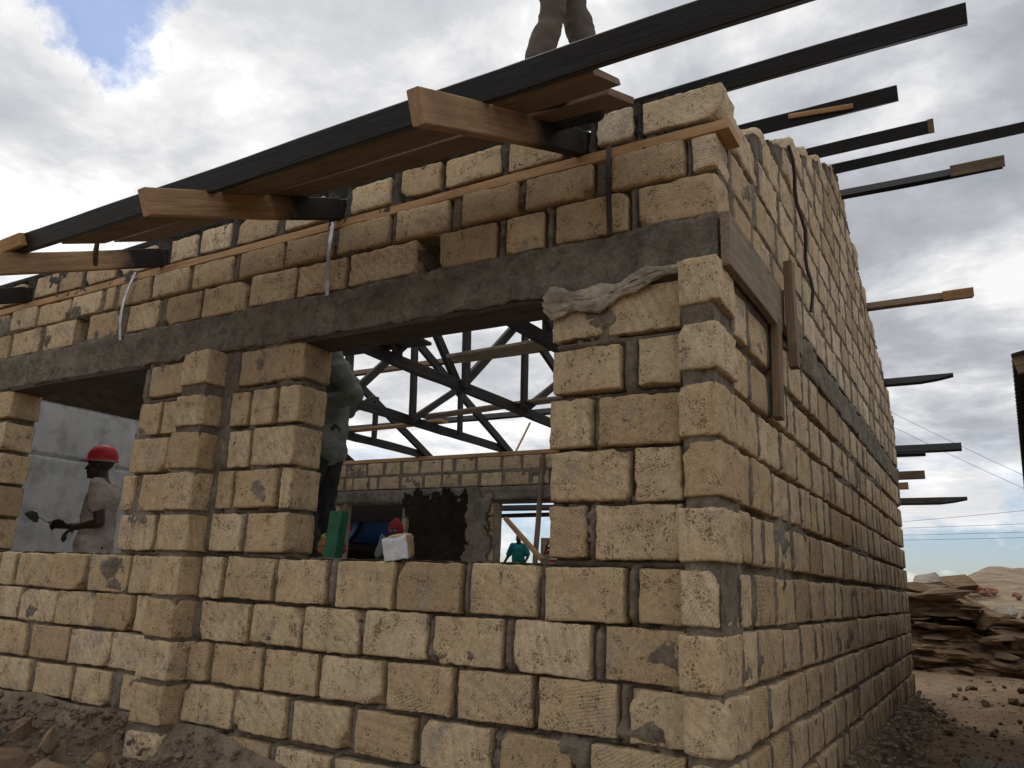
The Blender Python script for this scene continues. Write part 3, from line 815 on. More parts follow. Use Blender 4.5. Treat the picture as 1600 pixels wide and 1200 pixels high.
# rear slope roof sheets beyond the partition
def corrugated(name, o0, eu, ev, nu_len, nv_len, mat, parent, pitch=.076, amp=.009):
    bm = bmesh.new(); nu = int(nu_len / (pitch / 6)); nrm = V(eu).cross(V(ev)).normalized(); rows = []
    for i in range(nu + 1):
        u = nu_len * i / nu; h = amp * math.sin(2 * math.pi * u / pitch)
        rows.append([bm.verts.new(V(o0) + V(eu) * u + V(ev) * (nv_len * j / 6) + nrm * (h + s)) for s in (0, .0015) for j in range(7)])
    for a, b in zip(rows, rows[1:]):
        for j in range(6):
            f = bm.faces.new((a[j], a[j + 1], b[j + 1], b[j])); f.smooth = True
            f = bm.faces.new((b[7 + j], b[8 + j], a[8 + j], a[7 + j])); f.smooth = True
    bmesh.ops.recalc_face_normals(bm, faces=bm.faces)
    return from_bm(name, bm, M[mat], parent)
RS = empty('roof_sheeting', (-12.5, 3.56, 3.7))
tag(RS, 'dark corrugated iron roof already fixed beyond the grey partition wall', 'roof')
LN = 1 / math.sqrt(1 + SL * SL)
mv = V((12.5, -3.56, -3.7))
for s in (0, 1):
    base = V((-15.5, RY, zp(RY) + .12)) + mv
    ev = V((0, LN, -SL * LN)) if s == 0 else V((0, -LN, -SL * LN))
    corrugated('roof_sheet', base, V((1, 0, 0)), ev, 6.8 if s == 0 else 6.4, 5.0 if s == 0 else 3.9, 'tin', RS)
for y in (2.2, 4.6, 6.0, 7.2):
    timber('rafter', (-15, y, zp(y)), (-9.1, y, zp(y)), .05, .09, 'truss', RS)

# ================================================================== FORMWORK AT THE CORNER, SACK, SILL THINGS
tag(timber('formwork_board', (.028, -.02, 2.865), (.028, .93, 2.865), .036, .235, 'grey_board', None, ragged=.012), 'wide grey brown formwork board nailed across the beam at the corner', 'board')
tag(timber('formwork_batten', (.065, .945, 2.68), (.065, .945, 3.235), .07, .045, 'brown', None, up=(1, 0, 0)), 'upright brown batten at the end of the wide corner board', 'batten')
tag(timber('formwork_batten', (.012, .80, 2.40), (.012, .84, 2.90), .08, .04, 'brown', None, up=(1, 0, 0)), 'lower brown prop batten under the end of the wide corner board', 'batten')
tag(timber('formwork_board', (.028, 1.0, 2.93), (.028, 1.47, 2.875), .036, .19, 'grey_board', None, ragged=.02), 'short split brown board beyond the upright batten', 'board')
o = from_bm('hanging_wire', tube_bm([(.03 + .012 * math.sin(i * 1.3), 1.42 + .5 * math.sin(i / 14 * 1.7), 4.18 - .068 * i) for i in range(14)], .011, 6), M['dark_strap'], None)
tag(o, 'dark strip of hoop iron hanging down the gable wall', 'strap')

def sackcloth():
    bm = bmesh.new(); nu, nv = 150, 44; rows = []
    for i in range(nu + 1):
        u = i / nu; x = -.79 + .63 * u
        c = 2.815 + .045 * u - .02 * math.sin(u * 5)
        hw = (.046 * (1 - u) ** .7 + .018) * (1 + .25 * math.sin(u * 19))
        if u < .06: hw *= .35 + u * 11
        row = []
        for j in range(nv + 1):
            a = 2 * math.pi * j / nv
            r1 = hw * (1 + .25 * n3(u * 6, a, 1, 2)); r2 = .017 * (1 + .5 * n3(u * 9, a, 4, 2)) 
            f = .026 * (.4 - abs(n3(u * 3.2, math.cos(a) * 3.0 + u * 2, math.sin(a) * 4.4 - u * 3, 1.0))) * (.4 + .6 * (1 - u)) - .004 + .006 * n3(u * 40, math.cos(a) * 5, math.sin(a) * 5, 1.0)
            row.append(bm.verts.new((x + .02 * n3(a, u * 5, 0, 1), -.028 - (r2 + f) * math.cos(a), c + (r1 + f) * math.sin(a) + .03 * math.sin(u * 9 + .5) * .3)))
        rows.append(row)
    for a, b in zip(rows, rows[1:]):
        for j in range(nv): bm.faces.new((a[j], a[j + 1], b[j + 1], b[j]))
    bmesh.ops.remove_doubles(bm, verts=bm.verts, dist=.0005)
    bmesh.ops.recalc_face_normals(bm, faces=bm.faces)
    return from_bm('sack', bm, M['sack'], None, smooth=True)
tag(sackcloth(), 'crumpled dirty beige sack stuffed under the beam at the top right of the window', 'sack')

tag(timber('timber_post', (-2.095, .12, 1.685), (-2.095, .15, 1.935), .085, .06, 'green', None, up=(0, 1, 0)), 'green painted timber offcut standing on the window sill', 'timber post')
bm = bmesh.new()
rounded_block(bm, (0, 0, .06), (.13, .12, .12), r=.012, res=.02, amp=.008, seed=5.5)
ob = from_bm('stone_block', bm, M['stone_brightened'], None, Matrix.Translation((-1.58, .07, 1.688)) @ Euler((R(6), R(-10), R(25))).to_matrix().to_4x4())
tag(ob, 'small stone block with one chalky white face standing on the sill', 'stone block')
bm = bmesh.new(); rounded_block(bm, (0, 0, 0), (.122, .012, .112), r=.003, res=.02, amp=.003, seed=8.5)
from_bm('white_face', bm, M['white_paint'], ob, Matrix.Translation((-.004, -.064, .06)))
bm = rock_bm((.05, .05, .075), 4.2, 3, .3)
o = from_bm('grey_stone', bm, M['grey_plastic'], None, Matrix.Translation((-1.74, .13, 1.745)), smooth=True)
tag(o, 'dark grey rounded lump on the sill left of the white faced block', 'stone')
def crumple(name, size, seed, mat, loc, lab, cat):
    bm = bmesh.new(); bmesh.ops.create_icosphere(bm, subdivisions=4, radius=1)
    for v in bm.verts:
        d = v.co.normalized(); k = 1 + .35 * fbm(d + V((seed, 0, 0)), 2.2, 4) - .1 * abs(noise.noise(d * 5 + V((0, seed, 0))))
        v.co = V((d.x * size[0], d.y * size[1], d.z * size[2])) * k
    o = from_bm(name, bm, M[mat], None, Matrix.Translation(loc), smooth=True)
    return tag(o, lab, cat)
crumple('cloth_bundle', (.085, .05, .075), 2.2, 'bundle', (-2.20, .25, 1.76), 'crumpled orange, yellow and teal printed cloth bundle behind the green post', 'cloth')

# timbers at the rear window
tag(timber('scaffold_post', (-4.72, 6.93, 1.0), (-4.60, 6.93, 3.40), .06, .06, 'grey_board', None, up=(0, 1, 0)), 'grey upright scaffold post in the far right rear window', 'post')
tag(timber('leaning_plank', (-4.50, 6.80, 1.92), (-5.17, 6.90, 2.50), .07, .055, 'raw', None), 'orange brown plank leaning diagonally in the far rear window', 'plank')
tag(timber('scaffold_rail', (-5.9, 7.5, 2.58), (-3.6, 7.5, 2.60), .05, .06, 'truss', None), 'dark horizontal rail outside the far rear window', 'rail')
tag(timber('scaffold_brace', (-4.62, 7.6, 2.86), (-4.05, 7.6, 2.30), .05, .07, 'truss', None), 'short dark diagonal brace at the top right of the far rear window', 'brace')
tag(timber('leaning_plank', (-5.45, 7.3, 3.2), (-5.15, 7.55, 4.05), .05, .03, 'raw', None), 'thin pale stick standing above the rear wall plate', 'stick')

# ================================================================== PEOPLE
def cap(bm, p0, r0, p1, r1, n=10):
    """tapered capsule"""
    p0, p1 = V(p0), V(p1); d = p1 - p0; L = max(d.length, 1e-5); x = d / L
    a = x.cross(V((0, 0, 1)) if abs(x.z) < .9 else V((1, 0, 0))).normalized(); b = x.cross(a)
    st = [(-r0 * math.cos(t), r0 * math.sin(t)) for t in (.35, .8, 1.2, math.pi / 2)] + [(L + r1 * math.cos(t), r1 * math.sin(t)) for t in (math.pi / 2, 1.2, .8, .35)]
    rings = [[bm.verts.new(p0 + x * s + (a * math.cos(2 * math.pi * k / n) + b * math.sin(2 * math.pi * k / n)) * r) for k in range(n)] for s, r in st]
    for q, s in zip(rings, rings[1:]):
        for k in range(n): bm.faces.new((q[k], q[(k + 1) % n], s[(k + 1) % n], s[k]))
    bm.faces.new(list(reversed(rings[0]))); bm.faces.new(rings[-1])

def ell(bm, c, r, rot=None, sub=3):
    t = bmesh.ops.create_icosphere(bm, subdivisions=sub, radius=1)
    for v in t['verts']:
        p = V((v.co.x * r[0], v.co.y * r[1], v.co.z * r[2]))
        v.co = V(c) + (rot @ p if rot is not None else p)

def fuse(name, bm, voxel, mat, parent, smooth_it=4, fold=0.0, fscale=14, seed=0.0):
    """one continuous surface out of overlapping solids; optional cloth folds"""
    bmesh.ops.recalc_face_normals(bm, faces=bm.faces)
    me = bpy.data.meshes.new('tmp'); bm.to_mesh(me); bm.free()
    o = bpy.data.objects.new('tmp', me); COL.objects.link(o)
    m = o.modifiers.new('r', 'REMESH'); m.mode = 'VOXEL'; m.voxel_size = voxel
    s = o.modifiers.new('s', 'SMOOTH'); s.iterations = smooth_it; s.factor = .5
    dg = bpy.context.evaluated_depsgraph_get()
    me2 = bpy.data.meshes.new_from_object(o.evaluated_get(dg))
    bpy.data.objects.remove(o); bpy.data.meshes.remove(me)
    if fold:
        ns = [v.normal.copy() for v in me2.vertices]
        for v, nn in zip(me2.vertices, ns):
            q = v.co
            f = 1 - abs(noise.noise(V((q.x * fscale + seed, q.y * fscale, q.z * fscale * 1.5)))) * 2
            g = noise.noise(V((q.x * 5, q.y * 5 + seed, q.z * 9)))
            h_ = noise.noise(V((q.x * 22, q.y * 22 + seed, q.z * 30)))
            v.co = q + nn * fold * (f * .8 + g * 1.2 + h_ * .22)
    for p in me2.polygons: p.use_smooth = True
    return link(name, me2, M[mat] if isinstance(mat, str) else mat, parent)

STAND = dict(pelvis=(0, 0, .96), waist=(0, .005, 1.10), chest=(0, -.005, 1.32), neck=(0, .0, 1.47), head=(0, .025, 1.61),
             shl=(-.175, -.01, 1.42), shr=(.175, -.01, 1.42), ell=(-.23, -.02, 1.12), elr=(.23, -.02, 1.12), wrl=(-.22, .10, .89), wrr=(.22, .10, .89),
             hil=(-.095, 0, .92), hir=(.095, 0, .92), knl=(-.11, .03, .50), knr=(.11, .03, .50), anl=(-.11, -.02, .09), anr=(.11, -.02, .09),
             tol=(-.125, .14, .035), tor=(.125, .14, .035))

def head_solids(bm, c, yaw=0.0, pitch=0.0, s=1.0):
    m = Euler((pitch, 0, yaw)).to_matrix(); c = V(c)
    def P_(x, y, z): return c + m @ (V((x, y, z)) * s)
    def E_(x, y, z, r): ell(bm, P_(x, y, z), tuple(q * s for q in r), m)
    E_(0, -.018, .035, (.074, .096, .088)); E_(0, .03, -.035, (.058, .062, .085)); E_(0, .058, .03, (.056, .036, .05))
    E_(0, .045, -.085, (.040, .042, .032)); E_(0, .078, -.100, (.022, .018, .016))
    E_(0, .085, .025, (.048, .016, .012))                                          # brow
    cap(bm, P_(0, .088, .012), .011 * s, P_(0, .108, -.025), .016 * s); E_(.013, .095, -.027, (.012, .013, .010)); E_(-.013, .095, -.027, (.012, .013, .010))
    E_(0, .092, -.055, (.026, .014, .010)); E_(0, .088, -.071, (.024, .014, .010))  # lips
    for q in (-1, 1): E_(q * .074, -.012, -.005, (.012, .022, .034)); E_(q * .045, .055, -.03, (.024, .028, .03))
    return m

def hand_solids(bm, wrist, d, up, side, curl=.6, s=1.0):
    """palm, four unequal fingers with knuckle bends and a thumb from the side of the palm. d: towards fingers, up: back of the hand, side: thumb side"""
    d, up, side = V(d).normalized(), V(up).normalized(), V(side).normalized(); w = V(wrist)
    for k in (-1.5, -.5, .5, 1.5): cap(bm, w + d * .01 * s + side * k * .010 * s, .015 * s, w + d * .085 * s + side * k * .019 * s, .0115 * s)
    for k, L in ((1.5, .072), (.5, .080), (-.5, .075), (-1.5, .058)):
        p = w + d * .09 * s + side * k * .020 * s; a = 0.0; r = .0095 * s
        for seg, fr in enumerate((.45, .32, .23)):
            a += curl * (.75, 1.0, .7)[seg]
            q = p + (d * math.cos(a) - up * math.sin(a)) * L * fr * s
            cap(bm, p, r, q, r * .9); p = q; r *= .9
    p = w + d * .03 * s + side * .034 * s
    q = p + (d * .6 + side * .55 - up * .35).normalized() * .045 * s
    cap(bm, p, .014 * s, q, .011 * s)
    cap(bm, q, .011 * s, q + (d * .9 - side * .1 - up * .55).normalized() * .035 * s, .009 * s)

def person(name, label, loc, rz, pose=None, s=1.0, voxel=.008, top=None, trousers='navy', sleeve=.55, hair=True, boots=True,
           hands=None, headrot=(0, 0), fold=.006, slim=1.0, group=None, skirt=.0):
    J = {k: V(v) * s for k, v in {**STAND, **(pose or {})}.items()}
    T = empty(name, loc, rz); tag(T, label, 'person', group)
    bm = bmesh.new(); c = lambda a, ra, b, rb: cap(bm, J[a] if isinstance(a, str) else a, ra * s, J[b] if isinstance(b, str) else b, rb * s)
    c('hil', .085, 'hir', .085); c('pelvis', .105, 'waist', .10); c('waist', .10, 'chest', .115)
    for q in 'lr':
        sgn = -1 if q == 'l' else 1
        side = (J['shr'] - J['shl']).normalized() * sgn
        c(J['waist'] + side * .06 * s, .085, J['chest'] + side * .075 * s, .095); c(J['chest'] + side * .07 * s, .09, J['sh' + q] - side * .03 * s, .06)
        c('neck', .055, 'sh' + q, .052)
        c('sh' + q, .056, 'el' + q, .042); c('el' + q, .042, 'wr' + q, .028)
        k_ = min(1, slim * .96); c('hi' + q, .088 * k_, 'kn' + q, .058 * k_); c('kn' + q, .056 * k_, 'an' + q, .040)
        c('an' + q, .042, 'to' + q, .032)
    c('chest', .09, 'neck', .06); c('neck', .056, J['head'] - V((0, .02, .05)) * s, .054)
    hm = head_solids(bm, J['head'], headrot[0], headrot[1], s)
    for q in 'lr':
        h = (hands or {}).get(q)
        if h is None:
            d = (J['wr' + q] - J['el' + q]).normalized(); inn = V((1 if q == 'l' else -1, 0, 0))
            up = -(inn - d * inn.dot(d)).normalized(); sd_ = d.cross(up) * (1 if q == 'r' else -1)
            if sd_.y < 0: sd_ = -sd_
            h = (d, up, sd_, .35)
        hand_solids(bm, J['wr' + q], h[0], h[1], h[2], h[3], s)
    fuse('body', bm, voxel, 'skin', T, 3)
    if hair:
        bm = bmesh.new(); ell(bm, J['head'] + hm @ V((0, -.024, .045)) * s, (.079 * s, .097 * s, .088 * s), hm)
        for v in list(bm.verts):
            q = hm.inverted() @ (v.co - J['head'])
            if q.z < (.03 if q.y > .03 else -.03) * s or q.y > .07 * s: bm.verts.remove(v)
        from_bm('hair', bm, M['hair'], T, smooth=True)
    for q in (-1, 1):
        bm = bmesh.new(); ell(bm, J['head'] + hm @ V((q * .03, .083, .006)) * s, (.012 * s, .008 * s, .008 * s), hm, 2)
        from_bm('eye', bm, M['eye'], T, smooth=True)
    if top:
        bm = bmesh.new(); e = .016
        c('pelvis', .115 + e + skirt, 'waist', .108 + e); c('waist', .108 + e, 'chest', .118 + e)
        if skirt:
            c('hil', .105 + skirt, 'hir', .105 + skirt)
            c(J['hil'] - V((0, 0, .08)) * s, .112 + skirt, J['hir'] - V((0, 0, .08)) * s, .112 + skirt)
        for q in 'lr':
            sgn = -1 if q == 'l' else 1; side = (J['shr'] - J['shl']).normalized() * sgn
            c(J['pelvis'] + side * .05 * s, .10 + e + skirt * .5, J['chest'] + side * .07 * s, .10 + e)
            c(J['chest'] + side * .07 * s, .09 + e, J['sh' + q] - side * .03 * s, .058 + e)
            c(J['neck'] + V((0, 0, -.045)) * s, .062, 'sh' + q, .054 + e * .8)
            if sleeve > 1: c('sh' + q, .06 + e, 'el' + q, .052 + e * .7); c('el' + q, .052 + e * .7, J['el' + q].lerp(J['wr' + q], sleeve - 1), .04 + e * .5)
            else: c('sh' + q, .058 + e, J['sh' + q].lerp(J['el' + q], sleeve), .060 + e)
        fuse('shirt', bm, .014 * s, top, T, 3, fold, 13, s * 3)
    bm = bmesh.new()
    c('hil', .098, 'hir', .098); c('pelvis', .118, J['pelvis'] + V((0, 0, .05)) * s, .112)
    for q in 'lr':
        c('hi' + q, .108 * slim, 'kn' + q, .076 * slim); c('kn' + q, .076 * slim, J['kn' + q].lerp(J['an' + q], .97), .068 * slim)
    fuse('trousers', bm, .014 * s, trousers, T, 3, fold * 1.1, 12, s * 7)
    if boots:
        for q in 'lr':
            bm = bmesh.new(); c('an' + q, .052, 'to' + q, .044); c(J['kn' + q].lerp(J['an' + q], .8), .05, 'an' + q, .052); c(J['an' + q] + V((0, -.03, -.03)) * s, .045, 'to' + q, .04)
            fuse('boot', bm, .011 * s, 'boot', T, 3)
    return T, J, hm

# --- builder in the red helmet, in profile behind the left window
T, J, hm = person('person', 'man in a red hard hat holding a trowel inside the left window', (-5.49, .96, .885), R(126),
    dict(shl=(-.17, -.02, 1.41), shr=(.17, .02, 1.41), ell=(-.21, -.10, 1.10), wrl=(-.10, .15, 1.06), elr=(.22, .02, 1.12), wrr=(.03, .26, 1.075),
         neck=(0, .02, 1.46), head=(0, .06, 1.60)),
    voxel=.006, top='tee', trousers='navy', sleeve=.5, hair=False, fold=.011, skirt=.022, s=.965,
    hands=dict(l=((.35, .75, -.55), (-.5, .3, .7), (.8, -.1, .5), .55), r=((-.1, .95, .1), (.8, 0, .6), (-.5, 0, .8), .95)))
bm = bmesh.new(); hc = J['head'] + V((0, -.012, .052))
rings = []
for i in range(9):
    a = i / 8 * math.pi / 2; rr = math.cos(a); zz = math.sin(a)
    rings.append([hc + V((.098 * rr * math.cos(t), .124 * rr * math.sin(t), .012 + .118 * zz ** .9)) for t in [2 * math.pi * k / 28 for k in range(28)]])
vr = [[bm.verts.new(p) for p in r_] for r_ in rings[:-1]]; apex = bm.verts.new(rings[-1][0])
for q, s_ in zip(vr, vr[1:]):
    for k in range(28): bm.faces.new((q[k], q[(k + 1) % 28], s_[(k + 1) % 28], s_[k]))
for k in range(28): bm.faces.new((vr[-1][k], vr[-1][(k + 1) % 28], apex))
low = [bm.verts.new(v.co + V((0, 0, -.022))) for v in vr[0]]
brim = []
for k in range(28):
    t = 2 * math.pi * k / 28; f = max(0, math.sin(t)) ** 2
    brim.append(bm.verts.new(hc + V(((.104 + .004 * f) * math.cos(t), (.130 + .052 * f) * math.sin(t), -.012 - .002 * f))))
for k in range(28):
    bm.faces.new((low[k], low[(k + 1) % 28], vr[0][(k + 1) % 28], vr[0][k])); bm.faces.new((brim[k], brim[(k + 1) % 28], low[(k + 1) % 28], low[k]))
bmesh.ops.solidify(bm, geom=bm.faces[:], thickness=.003)
hl = from_bm('helmet', bm, M['helmet'], T, smooth=True)
bm = bmesh.new(); bmesh.ops.create_cone(bm, cap_ends=False, segments=24, radius1=1, radius2=1, depth=.03)
for v in bm.verts: v.co = hc + V((v.co.x * .084, v.co.y * .104 - .006, v.co.z * .5 - .012))
from_bm('harness', bm, M['band'], hl, smooth=True)
# trowel in his right hand
G = Matrix.Translation((-5.49, .96, .885)) @ Matrix.Rotation(R(126), 4, 'Z')
TR = empty('trowel', G @ V((.03, .36, 1.06)), R(126)); tag(TR, 'small pointed steel trowel held out by the man in the red hat', 'trowel')
bm = bmesh.new()
outl = [(0, 0), (.048, .018), (.055, .06), (.035, .12), (.004, .165), (-.03, .12), (-.05, .06), (-.045, .018)]
tilt = Euler((R(24), R(62), 0)).to_matrix()
for zz in (0, .004): 
    for p in outl: bm.verts.new(V((-.012, .12, .035)) + tilt @ V((p[0], p[1], zz)))
bm.verts.ensure_lookup_table(); n_ = len(outl)
bm.faces.new([bm.verts[i] for i in range(n_)]); bm.faces.new([bm.verts[n_ + i] for i in reversed(range(n_))])
for i in range(n_): bm.faces.new((bm.verts[i], bm.verts[n_ + i], bm.verts[n_ + (i + 1) % n_], bm.verts[(i + 1) % n_]))
from_bm('blade', bm, M['steel'], TR)
from_bm('shank', tube_bm([(-.01, .13, .037), (-.006, .10, .035), (-.004, .07, .01), (0, .04, 0)], .005, 8), M['steel'], TR, smooth=True)
from_bm('handle', tube_bm([(0, .04, 0), (0, .02, 0), (0, -.04, -.002), (0, -.08, -.004)], [.011, .015, .014, .011], 10), M['brown'], TR, smooth=True)

# --- worker in the grey-green jacket, half hidden by the left jamb of the large window
person('person', 'worker in dusty grey green jacket behind the left jamb of the large window', (-2.93, .88, 1.60), R(118),
    dict(shl=(-.19, -.03, 1.42), ell=(-.23, -.22, 1.15), wrl=(-.12, .08, 1.08), elr=(.26, -.05, 1.15), wrr=(.1, .25, 1.1), knl=(-.13, .08, .5), knr=(.11, .0, .5)),
    voxel=.010, top='jacket', trousers='grey_trouser', sleeve=1.9, hair=True, fold=.009, skirt=.012)
TB = empty('trestle', (-2.9, 1.0, .88)); tag(TB, 'low board trestle the worker in the grey green jacket stands on', 'trestle')
timber('deck', (-3.6, 1.0, 1.555), (-2.25, 1.0, 1.555), .42, .045, 'grey_board', TB)
for (x, y) in ((-3.5, .85), (-3.5, 1.15), (-2.35, .85), (-2.35, 1.15)):
    timber('leg', (x, y, .88), (x, y, 1.555), .06, .06, 'grey_board', TB, up=(0, 1, 0))

# --- roof worker, only his legs reach down into the frame
person('person', 'roof worker in olive brown trousers striding over the boards at the top edge', (-.52, -.42, 3.44), R(-90),
    dict(pelvis=(0, -.05, .93), waist=(0, -.02, 1.06), chest=(0, .08, 1.26), neck=(0, .13, 1.40), head=(0, .17, 1.53),
         shl=(-.17, .08, 1.36), shr=(.17, .08, 1.36), ell=(-.22, .1, 1.07), elr=(.22, .1, 1.07), wrl=(-.2, .3, .98), wrr=(.2, .3, .98),
         hir=(.08, -.03, .87), knr=(.08, -.01, .46), anr=(.09, -.11, .09), tor=(.10, .05, .04),
         hil=(-.08, -.08, .86), knl=(-.10, .055, .42), anl=(-.12, -.06, .13), tol=(-.14, .09, .10)),
    voxel=.009, top='jacket', trousers='olive', sleeve=1.85, fold=.009, slim=.72)
# --- people seen small through the rear of the house
T, J, hm = person('person', 'person in a dark red hood bending behind the white faced stone block', (-5.92, 5.45, .88), R(200),
    dict(pelvis=(0, -.15, .80), waist=(0, -.1, .93), chest=(0, .05, 1.10), neck=(0, .14, 1.21), head=(0, .19, 1.33), shl=(-.17, .08, 1.17), shr=(.17, .08, 1.17),
         ell=(-.2, .16, .90), elr=(.2, .16, .90), wrl=(-.15, .34, .75), wrr=(.15, .34, .75), hil=(-.095, -.15, .76), hir=(.095, -.15, .76), knl=(-.11, .1, .44), knr=(.11, .1, .44)),
    voxel=.014, top='navy', trousers='navy', sleeve=1.8, hair=False)
bm = bmesh.new(); ell(bm, J['head'] + V((0, -.02, .03)), (.095, .112, .12)); ell(bm, J['head'] + V((0, -.03, .13)), (.045, .05, .05)); cap(bm, J['neck'], .09, J['head'] + V((0, -.03, 0)), .1)
fuse('hood', bm, .012, 'redcloth', T, 2, .006)
person('person', 'child in a teal shirt looking in from outside the far rear window', (-6.40, 9.45, 1.30), R(195),
    dict(ell=(-.26, .02, 1.15), elr=(.30, -.03, 1.13), wrl=(-.2, .15, .95), wrr=(.42, .02, .90)), s=.68, voxel=.010, top='teal', trousers='navy', sleeve=.75)
person('person', 'child in a red and white striped jersey at the right of the far rear window', (-5.80, 9.75, 1.32), R(190),
    dict(ell=(-.25, .1, 1.2), elr=(.30, .05, 1.25), wrl=(-.15, .2, 1.05), wrr=(.22, .12, 1.48)), s=.66, voxel=.010, top='stripes', trousers='navy', sleeve=.75)
tag(timber('loose_board', (-6.3, 10.1, 1.95), (-5.2, 10.1, 1.95), .03, .50, 'grey_board', None), 'pale tan board panel standing behind the two children', 'board')

# ================================================================== TANKER AND SHED BEHIND
TK = empty('tanker', (-10.67, 9.6, .6), R(72.5)); tag(TK, 'blue tanker with a red and white chevron plate seen through the rear doorway', 'tanker')
def cyl(name, c, r, L, mat, axis, parent, seg=40, r2=None):
    bm = bmesh.new(); bmesh.ops.create_cone(bm, cap_ends=True, segments=seg, radius1=r, radius2=r2 or r, depth=L)
    m = {'x': Matrix.Rotation(R(90), 4, 'Y'), 'y': Matrix.Rotation(R(90), 4, 'X'), 'z': Matrix.Identity(4)}[axis]
    for f in bm.faces: f.smooth = len(f.verts) == 4
    return from_bm(name, bm, M[mat], parent, Matrix.Translation(V(c)) @ m)
cyl('tank', (1.25, 0, 2.23), .5, 2.4, 'blue', 'x', TK); cyl('end_ring', (.05, 0, 2.23), .515, .05, 'dark', 'x', TK)
cyl('end_cap', (-.0, 0, 2.23), .49, .08, 'blue', 'x', TK)
bm = bmesh.new(); rounded_block(bm, (0, 0, 0), (.19, .012, .15), r=.004, res=.1, amp=0)
from_bm('reflector_plate', bm, M['chevron'], TK, Matrix.Translation((-.05, -.16, 1.985)) @ Matrix.Rotation(R(90), 4, 'Z'))
for y in (-.3, .3):
    bm = bmesh.new(); rounded_block(bm, (0, 0, 0), (2.8, .12, .16), r=.01, res=.6, amp=0); from_bm('chassis', bm, M['dark'], TK, Matrix.Translation((1.2, y, 1.6)))
for x in (.4, 2.0):
    for y in (-.55, .55):
        w = cyl('wheel', (x, y, .48), .5, .26, 'boot', 'y', TK)
        cyl('rim', (0, 0, .05), .28, .2, 'grey_plastic', 'z', w)
SH = empty('open_shed', (-12.6, 11.8, .6)); tag(SH, 'dark open sided shed over the blue tanker behind the house', 'shed')
for (nm, c, sz) in (('back_wall', (-.2, 1.4, 1.6), (6.3, .1, 3.2)), ('roof', (1.05, -1.72, 2.68), (7.0, 1.85, .08)), ('roof', (-.3, .3, 2.8), (6.2, 2.2, .08)), ('front_fascia', (1.05, -2.65, 2.36), (7.0, .05, .56)), ('side_wall', (-3.4, -.8, 1.35), (.08, 3.6, 2.7))):
    bm = bmesh.new(); rounded_block(bm, (0, 0, 0), sz, r=.01, res=.8, amp=0); from_bm(nm, bm, M['dark'], SH, Matrix.Translation(c))

# ================================================================== NEIGHBOUR'S SHED ROOF ON THE RIGHT
NS = empty('neighbour_shed', (2.2, 5.0, .3)); tag(NS, 'neighbouring shed with corrugated iron eave and raw timber fascia at the right edge', 'shed')
eo = V((1.0, 1.18, 2.71)) - V(NS.location)
ed = V((.037, 1.0, -.0)).normalized(); es = V((1.0, -.037, .22)).normalized()
corrugated('roof_sheet', eo, ed, es, 8.9, 2.6, 'tin', NS, .10, .014)
timber('fascia', (1.06, 1.30, 2.60), (1.39, 10.0, 2.60), .03, .10, 'brown', NS)
timber('barge_board', (1.02, 1.22, 2.615), (3.3, 1.15, 3.10), .03, .10, 'brown', NS)
for y in (1.9, 3.4, 4.9, 6.4, 7.9, 9.4):
    timber('rafter', (1.08 + .037 * (y - 1.2), y, 2.60), (3.3, y - .06, 3.09), .05, .09, 'brown', NS)
bm = bmesh.new(); rounded_block(bm, (0, 0, 0), (.1, 8.6, 2.6), r=.01, res=.6, amp=0)
from_bm('wall', bm, M['brown'], NS, Matrix.Translation((.25, .6, 1.25)))
for y in (1.6, 9.6): timber('post', (2.35, y, .2), (2.35, y, 2.85), .1, .1, 'brown', NS, up=(0, 1, 0))
timber('hanging_board', (1.17, 4.45, 2.36), (1.40, 9.6, 2.30), .03, .18, 'brown', NS)

# power lines far behind
def wire(p0, p1, sag, lab):
    pts = [V(p0).lerp(V(p1), i / 24) - V((0, 0, sag * 4 * (i / 24) * (1 - i / 24))) for i in range(25)]
    tag(from_bm('power_line', tube_bm(pts, .007, 5), M['wire']), lab, 'power line', 'power lines behind the house')
wire((-8.0, 30, 12.95), (9.0, 30, 1.65 + .5), .5, 'upper of the two steep power lines sloping down to the right')
wire((-8.0, 30, 12.35), (9.0, 30, 1.3 + .6), .6, 'lower of the two steep power lines sloping down to the right')
wire((-14, 32, 3.9), (18, 32, 7.2), .6, 'highest of the near level power lines above the right hand hill')
wire((-14, 32, 4.15), (18, 32, 5.5), .35, 'middle of the near level power lines above the right hand hill')
wire((-14, 32, 3.95), (18, 32, 5.1), .35, 'second lowest of the near level power lines above the right hand hill')
wire((-14, 32, 3.75), (18, 32, 4.8), .3, 'lowest of the near level power lines above the right hand hill')

